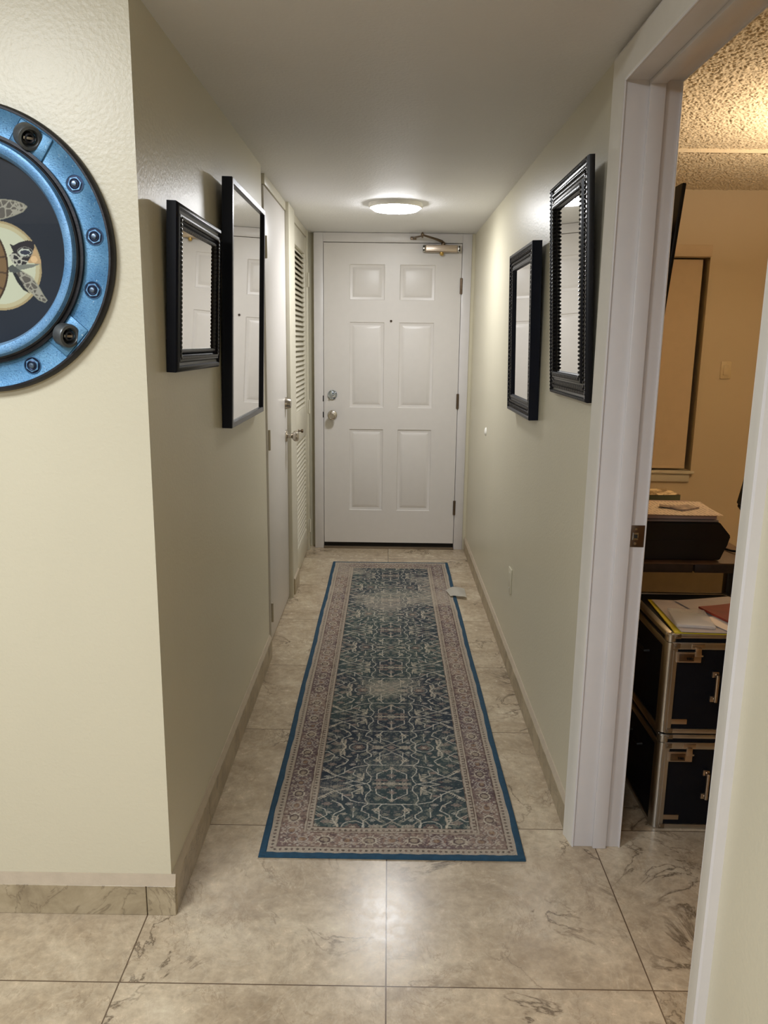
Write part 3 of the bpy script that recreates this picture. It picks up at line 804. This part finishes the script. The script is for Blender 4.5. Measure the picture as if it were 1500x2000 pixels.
def art_sketch(u, t, U, T):
    img = np.zeros(u.shape+(3,)); img[:] = (196, 189, 178)
    img += ((fbm(U, T, 30, 3)-.5)*12)[..., None]
    for k, (off, a) in enumerate(((0, .55), (.07, .5), (-.05, .35), (.13, .3), (.19, .25))):
        c = [(.08+off, .52), (.12+off, .42), (.28+off, .46), (.34+off, .62), (.42+off, .86), (.50+off, .62), (.58+off*.8, .36), (.70+off*.5, .28)]
        put(img, poly_d(u, t, c) < .012, (112, 108, 106), a)
    for c in ([(.2, .75), (.42, .9), (.62, .7), (.8, .52)], [(.3, .7), (.36, .5), (.3, .4)], [(.6, .62), (.7, .45), (.82, .4)], [(.45, .1), (.46, .8)], [(.25, .58), (.3, .66), (.24, .7)]):
        put(img, poly_d(u, t, c) < .006, (120, 116, 112), .5)
    return img
def art_big(u, t, U, T):
    img = np.zeros(u.shape+(3,)); img[:] = (236, 236, 230)
    img += ((fbm(U, T, 12, 8)-.5)*10)[..., None]
    for c in ([(.3, .08), (.36, .3), (.42, .55), (.36, .78), (.3, .92)], [(.55, .1), (.5, .4), (.56, .7), (.48, .9)], [(.2, .55), (.45, .48), (.7, .6)]):
        put(img, poly_d(u, t, c) < .005, (164, 166, 170), .6)
    put(img, (np.minimum(np.minimum(u, 1-u), np.minimum(t, 1-t)) < .02), (226, 226, 220), .8)
    return img
def art_warm(u, t, U, T):
    img = np.zeros(u.shape+(3,)); img[:] = (168, 158, 144)
    n = fbm(U, T, 9, 13); put(img, np.clip((n-.5)*3, 0, 1), (176, 146, 118), .5); n = fbm(U, T, 12, 17); put(img, np.clip((n-.55)*4, 0, 1), (160, 176, 172), .5)
    for c in ([(.3, .2), (.35, .5), (.3, .75)], [(.6, .15), (.62, .5), (.55, .8)], [(.45, .3), (.5, .62)], [(.2, .66), (.5, .7), (.8, .64)]):
        put(img, poly_d(u, t, c) < .012, (150, 104, 84), .4)
    put(img, t < .12, (132, 130, 132), .8); put(img, np.abs(t-.12) < .004, (110, 100, 92), .8)
    return img
def art_pale(u, t, U, T):
    img = np.zeros(u.shape+(3,)); img[:] = (236, 235, 232)
    bd = np.minimum(np.minimum(u, 1-u)*1., np.minimum(t, 1-t)*1.2); put(img, np.abs(bd-.17) < .008, (130, 132, 138), .7)
    n = fbm(U, T, 10, 23); put(img, np.clip((n-.52)*4, 0, 1)*(bd > .2), (188, 160, 140), .6)
    put(img, (np.abs(t-.62) < .012) & (bd > .17), (120, 140, 168), .7); put(img, (np.abs(t-.3) < .008) & (bd > .17), (170, 150, 130), .7)
    for c in ([(.35, .32), (.42, .42), (.38, .55)], [(.6, .34), (.55, .46), (.62, .58)]): put(img, poly_d(u, t, c) < .01, (176, 130, 110), .5)
    return img

# left, small ornate
pframe('framed_picture', 'small black framed picture with rope beading, nearest on the left wall', 1, 1.937, 2.424, 1.362, 1.754, .0435, .028,
       [(0, 0), (0, .022), (.004, .026), (.012, .028), (.016, .022), (.022, .020), (.026, .026), (.034, .027), (.040, .019), (.047, .014), (.049, .008), (.049, 0)],
       [m_navy], .049, art_sketch, beads=[('rope_beading', .034, .025, .0062, .0105, (1, .8, .8), m_blackorn), ('inner_beading', .050, .018, .0075, .0112, (1, .72, .9), m_blackorn)], glass_d=.017)
# left, large plain
pframe('framed_picture', 'tall plain black box framed picture, farther one on the left wall', 1, 2.561, 3.212, 1.161, 1.925, .0275, .032,
       [(0, 0), (0, .031), (.002, .033), (.017, .033), (.019, .031), (.019, .012), (.019, 0)], [m_gunmetal, m_navy], .019, art_big, glass_d=.024)
# right, large ornate
pframe('framed_picture', 'tall black frame with wide carved moulding, beside the white doorway', -1, 2.199, 2.69, 1.283, 1.922, .055, .02,
       [(0, 0), (0, .014), (.003, .020), (.009, .020), (.012, .013), (.016, .012), (.050, .016), (.053, .022), (.060, .023), (.068, .018), (.076, .010), (.078, .005), (.078, 0)],
       [m_blackorn], .078, art_warm, beads=[('carved_rosettes', .024, .014, .0065, .015, (.9, .9, .6), m_bead), ('carved_leaves', .038, .015, .0062, .012, (.8, 1.3, .6), m_bead),
              ('fluted_bead', .064, .021, .0072, .0115, (.62, 1.2, .8), m_blackorn), ('outer_beading', .006, .019, .004, .012, (.9, .8, .8), m_bead)], glass_d=.011)
# right, smaller boxy
pframe('framed_picture', 'deep boxy black frame with carved face, farther one on the right wall', -1, 2.976, 3.525, 1.160, 1.802, .028, .036,
       [(0, 0), (0, .034), (.002, .036), (.010, .036), (.013, .031), (.052, .028), (.056, .031), (.064, .031), (.068, .024), (.070, .018), (.070, 0)],
       [m_navy], .070, art_pale, beads=[('carved_bars', .024, .031, .0075, .017, (.55, 1.35, .7), m_bead), ('carved_dots', .040, .030, .0055, .011, (.9, 1., .7), m_bead)], glass_d=.022)

# ------------------------------------------------------------------ porthole with turtle picture
PC = Vector((-.886, YC, 1.62))
ph = thing('porthole_wall_clock', 'round blue weathered porthole with a sea turtle picture on the left wall', 'wall decor', PC)
ph.name = 'porthole'
def PM(dy=0): return YM((PC.x, PC.y-dy, PC.z))
bm = lathe(B(), [(.226, 0), (.296, 0), (.298, .006), (.296, .018), (.292, .022), (.288, .022), (.285, .020), (.240, .020), (.226, .020)], 120, PM(), close=True)
fl_ = obj('flange', bm, m_pblue, ph)
bm = lathe(B(), [(.2885, .0205), (.290, .0235), (.294, .0235), (.2985, .018), (.300, .006), (.299, 0), (.294, 0), (.293, .018)], 120, PM(), close=True)
obj('outer_rim', bm, m_pdark, fl_)
bm = lathe(B(), [(.222, .018), (.2385, .0205), (.2385, .030), (.229, .031), (.222, .031)], 120, PM(), close=True)
obj('dark_groove', bm, m_pdark, fl_)
bm = lathe(B(), [(.200, .012), (.199, .030), (.203, .040), (.206, .046), (.219, .050), (.223, .049), (.226, .044), (.2265, .039), (.230, .036), (.231, .026), (.226, .012)], 120, PM(), close=True)
obj('inner_ring', bm, [m_pblue2], ph)
bm = lathe(B(), [(.2275, .0385), (.231, .0365), (.2325, .030), (.2325, .020), (.227, .020)], 120, PM(), close=True)
obj('ring_edge', bm, m_pdark, bpy.data.objects['inner_ring'])
m_tip = simple('bolt_tip_steel', (110, 128, 148), .3, .7)
def bolt(a):
    c = Vector((PC.x+.2635*math.cos(a), PC.y-.020, PC.z+.2635*math.sin(a)))
    o = obj('bolt', lathe(B(), [(.0, .0008), (.0172, .0008), (.0172, .0)], 28, YM(c)), m_pbolt, ph)
    bm = lathe(B(), [(.0168, .0006), (.0178, .0024), (.0190, .0010), (.0194, 0)], 28, YM(c)); obj('bolt_ring', bm, m_pblue2, o)
    m_ = YM(c) @ Matrix.Rotation(random.random(), 4, 'Z')
    bm = B(); lathe(bm, [(.0148, .0006), (.0148, .0030), (.0138, .0036), (.0112, .0036), (.0105, .0028), (0, .0028)], 6, m_)
    obj('hex_nut', bm, m_pblue2, o, smooth=False)
    bm = lathe(B(), [(.0108, .0026), (.0108, .0042), (.0088, .0050), (.0078, .0046), (.0078, .0042), (0, .0042)], 24, YM(c)); obj('washer', bm, m_pbolt, o)
    bm = lathe(B(), [(.0062, .004), (.0062, .0058), (.0045, .0078), (.0, .0086)], 20, YM(c)); obj('bolt_tip', bm, m_tip, o)
for k in range(15):
    a = math.radians(6.4+24*k)
    if k in (2, 13, 9, 5): continue
    bolt(a)
def latch(ang, dx, dz, dout):
    c = Vector((PC.x+.262*math.cos(ang), PC.y-.020, PC.z+.262*math.sin(ang)))
    m_ = YM(c) @ Matrix.Rotation(ang, 4, 'Z')
    bm = B(); box(bm, -.030, .024, -.040, .036, 0, .004, .0035, mat=m_)
    lg = obj('latch_lug', bm, m_pblue, ph)
    # hollow barrel lying across the flange, its slotted end turned to the right and outwards
    ax = Vector((dx, -dout, dz)).normalized()
    m2 = Matrix.Translation(c+Vector((0, -.014, 0))-ax*.004) @ ax.to_track_quat('Z', 'Y').to_matrix().to_4x4()
    bm = B()
    lathe(bm, [(.0, -.016), (.021, -.016), (.0245, -.012), (.0255, .010), (.0235, .014), (.018, .0145), (.0155, .010), (.0150, -.002), (0, -.002)], 32, m2)
    o = obj('latch_barrel', bm, m_piron, lg)
    bm = B(); lathe(bm, [(.011, -.002), (.011, .012), (.0085, .014), (.006, .012), (.006, -.002)], 20, m2)
    obj('latch_pin', bm, m_pdark, lg)
    bm = B(); box(bm, -.013, .013, -.0028, .0028, .002, .0125, .001, mat=m2)
    obj('latch_key', bm, m_alu, lg)
latch(math.radians(57), .62, -.42, .6); latch(math.radians(-42), .75, -.15, .5); latch(math.radians(138), .6, -.4, .6); latch(math.radians(222), .7, -.2, .5)
def turtle():
    st = .0012; x = np.arange(-.205, .2051, st); X, Z = np.meshgrid(x, x)
    img = np.zeros(X.shape+(3,)); img[:] = (36, 42, 52)
    img += ((fbm(X, Z, 6, 2)-.5)*14)[..., None]
    put(img, np.clip((.02-Z)*3, 0, 1), (34, 44, 58), .5)
    e = ell(X, Z, (.05, -.032), .093, .092)
    put(img, e < 1, (196, 200, 176)); put(img, (e < 1) & (e > .86), (182, 164, 120), .55); put(img, (e < 1) & (e > .95), (150, 128, 90), .6)
    e2 = ell(X, Z, (-.035, -.03), .105, .11)           # carapace seen edge-on to the left
    put(img, e2 < 1, (120, 96, 66)); put(img, (e2 < 1) & (np.abs(((np.arctan2(Z+.03, X+.035)*3) % 1)-.5) < .06), (70, 54, 40), .8)
    put(img, np.abs(e2-.55) < .03, (70, 54, 40), .8); put(img, np.abs(e2-1) < .02, (62, 46, 34))
    vor = fbm(X, Z, 70, 40, 2); net = np.abs((vor*9) % 1-.5) < .13
    def cells(P, sc, seed):
        r = np.random.default_rng(seed); pts = r.uniform(-.2, .2, (int(sc), 2)); d1 = np.full(X.shape, 9.); d2 = d1.copy()
        for px, pz in pts:
            d = np.hypot(X-px, Z-pz); d2 = np.minimum(d2, np.maximum(d, d1)); d1 = np.minimum(d1, d)
        return (d2-d1) < .0022
    ce = cells(None, 1500, 5)
    flU = [(.03, .075), (.05, .098), (.07, .102), (.097, .099), (.113, .094), (.121, .088), (.111, .078), (.091, .070), (.067, .063), (.04, .06)]
    flL = [(.082, -.041), (.101, -.043), (.120, -.054), (.132, -.071), (.143, -.093), (.149, -.102), (.145, -.106), (.131, -.101), (.117, -.087), (.103, -.075), (.091, -.059)]
    for P in (flU, flL):
        mm = inpoly(X, Z, P); put(img, mm, (92, 88, 82)); put(img, mm & ce, (172, 170, 156), .8)
        put(img, (poly_d(X, Z, P+[P[0]]) < .0013), (160, 158, 140), .8)
    put(img, inpoly(X, Z, [(.079, -.044), (.088, -.046), (.103, -.075), (.114, -.088), (.100, -.081), (.088, -.065)]), (34, 36, 40))
    beak = [(.125, .014), (.134, .002), (.142, -.020), (.142, -.027), (.124, -.026), (.108, -.024), (.116, -.008)]
    mm = inpoly(X, Z, beak); put(img, mm, (188, 158, 118)); put(img, mm & (np.hypot(X-.128, Z+.018) < .007), (230, 196, 150), .7)
    hd = [(.078, .014), (.086, .010), (.101, .017), (.117, .021), (.130, .018), (.131, .007), (.124, -.008), (.112, -.026), (.094, -.036), (.083, -.026), (.074, -.011), (.085, -.003)]
    mm = inpoly(X, Z, hd); put(img, mm, (42, 40, 44))
    low = mm & (Z < -.006) & (X < .118); put(img, low & cells(None, 1100, 9), (190, 190, 176), .9)
    put(img, inpoly(X, Z, [(.094, -.003), (.103, .004), (.118, .003), (.124, -.005), (.110, -.012), (.098, -.010)]), (186, 192, 182))
    put(img, ell(X, Z, (.110, -.004), .011, .0045) < 1, (52, 56, 70)); put(img, np.abs(ell(X, Z, (.110, -.003), .016, .010)-1) < .07, (150, 150, 140), .7)
    put(img, inpoly(X, Z, [(.089, -.031), (.108, -.028), (.124, -.028), (.142, -.026), (.124, -.034), (.107, -.038), (.096, -.040), (.082, -.036)]), (120, 124, 116))
    put(img, inpoly(X, Z, [(.071, -.035), (.081, -.029), (.091, -.037), (.101, -.043), (.085, -.046), (.073, -.044)]), (80, 84, 82))
    P = np.stack([PC.x+X, np.full(X.shape, PC.y-.016), PC.z+Z], -1)
    grid_mesh('turtle_picture', P, np.clip(img, 4, 240), m_print, ph, mask=np.hypot(X, Z) < .203)
turtle()
obj('backing_plate', lathe(B(), [(0, .001), (.23, .001), (.23, .014), (0, .014)], 64, PM()), m_pdark, ph)
obj('porthole_glass', lathe(B(), [(0, .022), (.201, .022)], 64, PM()), m_glass, ph)

# ------------------------------------------------------------------ two stacked file cases
CW, CD, CH = .345, .40, .312
def make_case():
    r = thing('file_case', 'lower black file case with silver metal edges, standing on the tile floor', 'storage case', (.818+CW/2, 2.172+CD/2, 0), group=None)
    def LB(): return B()
    w2, d2_ = CW/2, CD/2
    kw = dict(world=False)
    obj('body', box(LB(), -w2+.006, w2-.006, -d2_+.006, d2_-.006, .004, .287), m_black, r, **kw)
    ld = obj('lid', box(LB(), -w2+.005, w2-.005, -d2_+.005, d2_-.005, .288, .3095), m_black, r, **kw)
    bm = LB()
    for sx in (-1, 1):
        for sy in (-1, 1):
            cx_, cy_ = sx*(w2-.017), sy*(d2_-.017)
            P = [(cx_+sx*.017*math.sin(a), cy_+sy*.017*math.cos(a)) for a in [i*PI/2/7 for i in range(8)]]
            P = [(sx*(w2-.034), sy*d2_)]+P+[(sx*w2, sy*(d2_-.034)), (sx*(w2-.008), sy*(d2_-.034)), (sx*(w2-.034), sy*(d2_-.008))]
            prism(bm, P, .003, .284, 'z')
            for k in (.012, .022): tube(bm, [(sx*(w2-k), sy*(d2_+.0008), .01), (sx*(w2-k), sy*(d2_+.0008), .262)], .0013, 6)
    for z0, z1 in ((0, .015), (.264, .286)):
        for sy in (-1, 1):
            y0, y1 = sorted((sy*d2_, sy*(d2_-.008))); box(bm, -w2+.017, w2-.017, y0, y1, z0, z1, .002)
        for sx in (-1, 1):
            x0, x1 = sorted((sx*w2, sx*(w2-.008))); box(bm, x0, x1, -d2_+.017, d2_-.017, z0, z1, .002)
    obj('edge_trim', bm, m_alu, r, **kw)
    bm = LB()
    z0, z1 = .298, .312
    for sy in (-1, 1):
        y0, y1 = sorted((sy*d2_, sy*(d2_-.02))); box(bm, -w2+.012, w2-.012, y0, y1, z0, z1, .003)
    for sx in (-1, 1):
        x0, x1 = sorted((sx*w2, sx*(w2-.02))); box(bm, x0, x1, -d2_+.012, d2_-.012, z0, z1, .003)
        for sy in (-1, 1):
            lathe(bm, [(0, 0), (.016, 0), (.017, .004), (.017, .021), (.013, .0255), (0, .026)], 20, Matrix.Translation((sx*(w2-.016), sy*(d2_-.016), .2855)))
    obj('lid_trim', bm, m_alu, ld, **kw)
    for sx in (-1, 1):
        for z in (.275, .305, .008):
            bm = LB()
            box(bm, sx*(w2-.030)-.010, sx*(w2-.030)+.010, -d2_-.0022, -d2_+.004, z-.008 if z > .01 else .001, z+.008 if z < .3 else z+.006, .002)
            lathe(bm, [(.003, 0), (.002, .0015), (0, .002)], 10, YM((sx*(w2-.027), -d2_-.002, z)))
            obj('corner_bracket', bm, m_bracket, r, **kw)
    for sx in (-1, 1):
        xc = -w2+.066 if sx < 0 else w2-.066
        bm = box(LB(), xc-.036, xc+.036, -d2_-.006, -d2_+.006, .226, .258, .002)
        lk = obj('lock', bm, m_champ, r, **kw)
        bm = box(LB(), xc-.030, xc+.014, -d2_-.009, -d2_-.005, .231, .253, .0015)
        obj('lock_cover', bm, m_bronze, lk, **kw)
        bm = LB()
        for k in range(3): lathe(bm, [(.0035, -.0015), (.0035, .0015)], 12, Matrix.Translation((xc-.006+k*.006, -d2_-.0095, .240)) @ Matrix.Rotation(PI/2, 4, 'Y'))
        obj('dial', bm, m_bead, lk, **kw)
        bm = box(LB(), xc+.016, xc+.034, -d2_-.009, -d2_-.0005, .245, .272, .002); box(bm, xc+.006, xc+.044, -d2_-.004, -d2_, .268, .282, .0015)
        obj('latch', bm, m_champ, lk, **kw)
    for xx in (-w2+.024, -w2+.108, w2-.024, w2-.108):
        obj('rivet', lathe(LB(), [(.0035, 0), (.003, .002), (0, .003)], 12, YM((xx, -d2_+.006, .243))), m_alu, r, **kw)
    bm = LB()
    hx = -w2+.152
    for z in (.112, .188):
        box(bm, hx-.012, hx+.008, -d2_-.003, -d2_+.006, z-.009, z+.009, .002); tube(bm, [(hx, -d2_, z), (hx, -d2_-.012, z)], .004, 10)
    tube(bm, [(hx, -d2_-.012, .108), (hx, -d2_-.012, .192)], .0055, 12)
    obj('handle', bm, m_champ, r, **kw)
    obj('name_plate', box(LB(), -w2+.026, -w2+.082, -d2_+.004, -d2_+.0075, .028, .044, .0008), m_champ, r, **kw)
    bm = LB()
    for z in (.2,): 
        tube(bm, [(-w2+.004, -.05, z), (-w2-.010, -.05, z), (-w2-.012, .05, z), (-w2+.004, .05, z)], .004, 8)
    obj('side_handle', bm, m_blackpl, r, **kw)
    return r
def dup(o, parent=None):
    c = o.copy(); C.objects.link(c); c.parent = parent
    for ch in list(o.children): dup(ch, c)
    return c
case = make_case()
case2 = dup(case); case2.location = (case.location.x-.004, case.location.y-.002, CH+.004)
case2['label'] = 'upper black file case with silver metal edges, topped with loose papers'
for c_ in (case, case2): c_['group'] = 'stacked file cases in the side room'
TZ = 2*CH+.004

# loose sheets on the case
def sheet(name, label, cat, cx_, cy_, w_, h_, z, rot, mat, th=.0012, curl=.002, group=None):
    bm = B(); n = 8; m_ = Matrix.Translation((cx_, cy_, z)) @ Matrix.Rotation(rot, 4, 'Z')
    top = [[bm.verts.new(m_ @ Vector(((i/n-.5)*w_, (j/n-.5)*h_, th+curl*((i/n-.5)**2+(j/n-.5)**2)*2))) for i in range(n+1)] for j in range(n+1)]
    bot = [[bm.verts.new(v.co-Vector((0, 0, th))) for v in r] for r in top]
    for j in range(n):
        for i in range(n):
            bm.faces.new((top[j][i], top[j][i+1], top[j+1][i+1], top[j+1][i])); bm.faces.new((bot[j][i], bot[j+1][i], bot[j+1][i+1], bot[j][i+1]))
    for k in range(n):
        for (a, b) in (((0, k), (0, k+1)), ((n, k), (n, k+1)), ((k, 0), (k+1, 0)), ((k, n), (k+1, n))):
            bm.faces.new((top[a[0]][a[1]], top[b[0]][b[1]], bot[b[0]][b[1]], bot[a[0]][a[1]]))
    return tag(obj(name, bm, mat), label, cat, group)
sheet('folder', 'yellow edged paper folder lying flat at the bottom of the papers', 'folder', .957, 2.318, .225, .30, TZ, -.06, m_yellow, .003, 0)
sheet('paper_sheet', 'large grey white sheet over the yellow folder on the upper case', 'paper', .972, 2.310, .232, .290, TZ+.0045, -.03, m_paper2, .002)
sheet('paper_sheet', 'pale sheet lying crooked at the back of the upper case', 'paper', 1.040, 2.410, .20, .12, TZ+.0085, .25, m_paper2)
sheet('paper_sheet', 'white bordered print beneath the red folder on the case', 'paper', 1.022, 2.232, .11, .14, TZ+.0085, .35, m_paper)
sheet('folder', 'dark red folder on the papers at the right of the upper case', 'folder', 1.052, 2.305, .12, .15, TZ+.0125, .3, m_red, .006)
t = NT('clear_sleeve'); t.set(col=(.75, .74, .73), rough=.12); t.b.inputs['Alpha'].default_value = .45
bm = box(B(), -.055, .055, -.075, .075, 0, .010, .003, mat=Matrix.Translation((.915, 2.268, TZ+.0085)) @ Matrix.Rotation(-.15, 4, 'Z'))
tag(obj('plastic_box', bm, t.m), 'flat clear plastic box lying on the sheets of the upper case', 'plastic box')

# ------------------------------------------------------------------ desk with printer
dk = thing('desk', 'dark wooden desk behind the file cases carrying the black printer', 'desk', (.99, 3.1, 0))
DX0, DX1, DY0, DY1, DT = .700, 1.272, 2.575, 3.75, .728
bm = B(); box(bm, DX0, DX1, DY0, DY1, DT-.006, DT, .001); obj('desk_top', bm, m_wood, dk)
bm = B(); box(bm, DX0, 1.030, DY0-.002, DY1, DT-.034, DT-.004, .003); box(bm, 1.036, DX1, DY0-.002, DY1, DT-.034, DT-.004, .003)
obj('desk_edge', bm, m_woodedge, dk)
for x, y in ((1.172, DY0+.03), (DX0+.03, DY0+.03), (1.172, DY1-.06), (DX0+.03, DY1-.06)):
    obj('leg', box(B(), x-.018, x+.018, y-.018, y+.018, 0, DT-.034, .002), m_blackpl, dk)
tag(obj('storage_box', box(B(), .72, 1.80, 3.80, 4.15, 0, .40, .006), simple('tan_box', (122, 106, 78), .6)), 'low tan box partly visible under the desk behind its legs', 'box')
pn = thing('printer', 'wide black printer on the desk with papers on its lid', 'printer', (.95, 2.77, DT))
PY0, PY1 = 2.60, 2.90
poly = [(.745, DT+.004), (1.128, DT+.004), (1.148, .785), (1.157, .815), (1.116, .862), (.765, .862), (.725, .815)]
bm = B(); prism(bm, poly, PY0, PY1, 'y'); bmesh.ops.bevel(bm, geom=bm.edges[:], offset=.003, segments=2, affect='EDGES')
obj('printer_body', bm, m_blackpl, pn)
obj('printer_lid', box(B(), .768, 1.112, PY0+.002, PY1-.01, .863, .870, .002), simple('grey_plastic', (120, 112, 110), .4), pn)
obj('tray_slot', box(B(), .76, 1.05, PY0-.001, PY0+.01, .796, .799), m_dark, pn)
for x in (.76, 1.11):
    for y in (PY0+.03, PY1-.03):
        bm = lathe(B(), [(0, 0), (.012, 0), (.012, .006), (0, .006)], 16, Matrix.Translation((x, y, DT)))
        obj('rubber_foot', bm, m_dark, pn)
def textpaper():
    t = NT('printed_text_paper'); sep = t.n('ShaderNodeSeparateXYZ', {0: t.co})
    rows = t.math('LESS_THAN', t.math('FRACT', t.math('MULTIPLY', sep.outputs[0], 75.)), .4)
    words = t.math('GREATER_THAN', t.noise(60., 2.), .46)
    f = t.math('MULTIPLY', t.math('MULTIPLY', rows, words), .4)
    t.set(col=t.mix(f, L((226, 208, 188)), L((110, 90, 78))), rough=.8); return t.m
sheet('paper_stack', 'thin pinkish stack of paper on the printer lid', 'paper', .937, 2.745, .345, .26, .871, 0, simple('stack_paper', (176, 150, 138), .8), .012, 0)
sheet('paper_sheet', 'printed page on top of the stack over the black printer', 'paper', .972, 2.705, .300, .235, .886, -.05, textpaper(), .0012, .004)
sheet('card_stack', 'small stack of picture cards lying on the printed page', 'cards', 1.030, 2.700, .085, .055, .8895, .55, simple('cards', (168, 150, 138), .5, var=.35, nscale=60), .005, 0)
sheet('leaflet', 'thin dark leaflet half under the picture cards on the printer', 'paper', .985, 2.715, .07, .04, .8885, -.3, simple('leaflet', (150, 130, 116), .5), .0008, .006)
tag(obj('storage_box', box(B(), .86, 1.225, 3.30, 3.50, DT, .785, .004), simple('dark_brown_box', (54, 42, 34), .6)), 'low dark box on the desk behind the printer', 'box')
bk = thing('booklet', 'green edged booklet with white flower cover behind the printer', 'book', (1.15, 3.38, .785))
bm = B(); Mb = Matrix.Translation((1.155, 3.385, .785)) @ Matrix.Rotation(.12, 4, 'Z'); box(bm, -.085, .085, -.07, .07, 0, .034, .002, mat=Mb)
obj('pages', bm, simple('green_cover', (112, 120, 92), .6), bk)
t = NT('flower_cover'); t.set(col=t.ramp(t.noise(22., 3., .6, .8), [(.42, L((112, 92, 62))), (.5, L((150, 130, 96))), (.56, L((216, 196, 160)))]), rough=.5)
bm = B(); box(bm, -.086, .086, -.071, .071, .034, .036, .0008, mat=Mb); obj('cover', bm, t.m, bk)
tag(obj('cable', tube(B(), [(1.19, 2.60, DT+.004), (1.215, 2.615, DT+.006), (1.235, 2.60, DT+.008), (1.245, 2.65, DT+.02), (1.22, 2.72, DT+.006), (1.20, 2.78, DT+.004)], .004, 8), m_blackpl), 'short black cable on the desk right of the printer', 'cable')

# ------------------------------------------------------------------ television on the side room wall
tv = thing('television', 'thin black television leaning out from the side room wall above the desk', 'television', (RX, 2.8, 1.6))
TM = Matrix.Translation((.802, 2.30, 1.872)) @ Matrix.Rotation(math.radians(4.8), 4, 'Y')
bm = B(); box(bm, -.012, 0, 0, .92, -.54, 0, .003, mat=TM); obj('screen_bezel', bm, m_blackpl, tv)
t = NT('tv_screen'); t.set(col=(.004, .004, .005), rough=.12); obj('screen', box(B(), -.002, .0008, .012, .908, -.525, -.012, mat=TM), t.m, tv)
bm = B(); box(bm, -.045, -.012, .06, .86, -.48, -.08, .012, mat=TM); obj('rear_cover', bm, m_blackpl, tv)
bm = B(); box(bm, RX, RX+.012, 2.62, 2.90, 1.50, 1.72, .002); tube(bm, [(RX+.01, 2.76, 1.62), (.738, 2.76, 1.64)], .015, 10); obj('wall_bracket', bm, m_blackpl, tv)

# ------------------------------------------------------------------ office chair (mostly hidden by the near casing)
ch = thing('office_chair', 'black office chair just visible at the right edge of the doorway', 'chair', (2.135, 3.95, 0))
cx_, cy_ = 2.135, 3.95
obj('seat', box(B(), cx_-.24, cx_+.24, cy_-.23, cy_+.25, .44, .51, .03, seg=3), m_cloth, ch)
bm = B(); prism(bm, [(cx_-.19, .54), (cx_+.19, .54), (cx_+.24, .60), (cx_+.17, .98), (cx_+.11, 1.03), (cx_-.11, 1.03), (cx_-.17, .98), (cx_-.24, .60)], cy_+.24, cy_+.30, 'y')
bmesh.ops.bevel(bm, geom=bm.edges[:], offset=.012, segments=2, affect='EDGES'); obj('backrest', bm, m_cloth, ch)
obj('back_post', tube(B(), [(cx_, cy_+.1, .43), (cx_, cy_+.30, .44), (cx_, cy_+.32, .70)], .016, 10), m_blackpl, ch)
obj('gas_column', tube(B(), [(cx_, cy_, .09), (cx_, cy_, .45)], .025, 14), m_blackpl, ch)
for k in range(5):
    a = k*2*PI/5+.3; ex, ey = cx_+.27*math.cos(a), cy_+.27*math.sin(a)
    lg = obj('leg', tube(B(), [(cx_, cy_, .10), (ex, ey, .07)], [.024, .015], 10), m_blackpl, ch)
    obj('caster', lathe(B(), [(0, -.012), (.028, -.011), (.03, 0), (.028, .011), (0, .012)], 16, Matrix.Translation((ex, ey, .031)) @ Matrix.Rotation(a+PI/2, 4, 'Z') @ Matrix.Rotation(PI/2, 4, 'Y')), m_blackpl, lg)
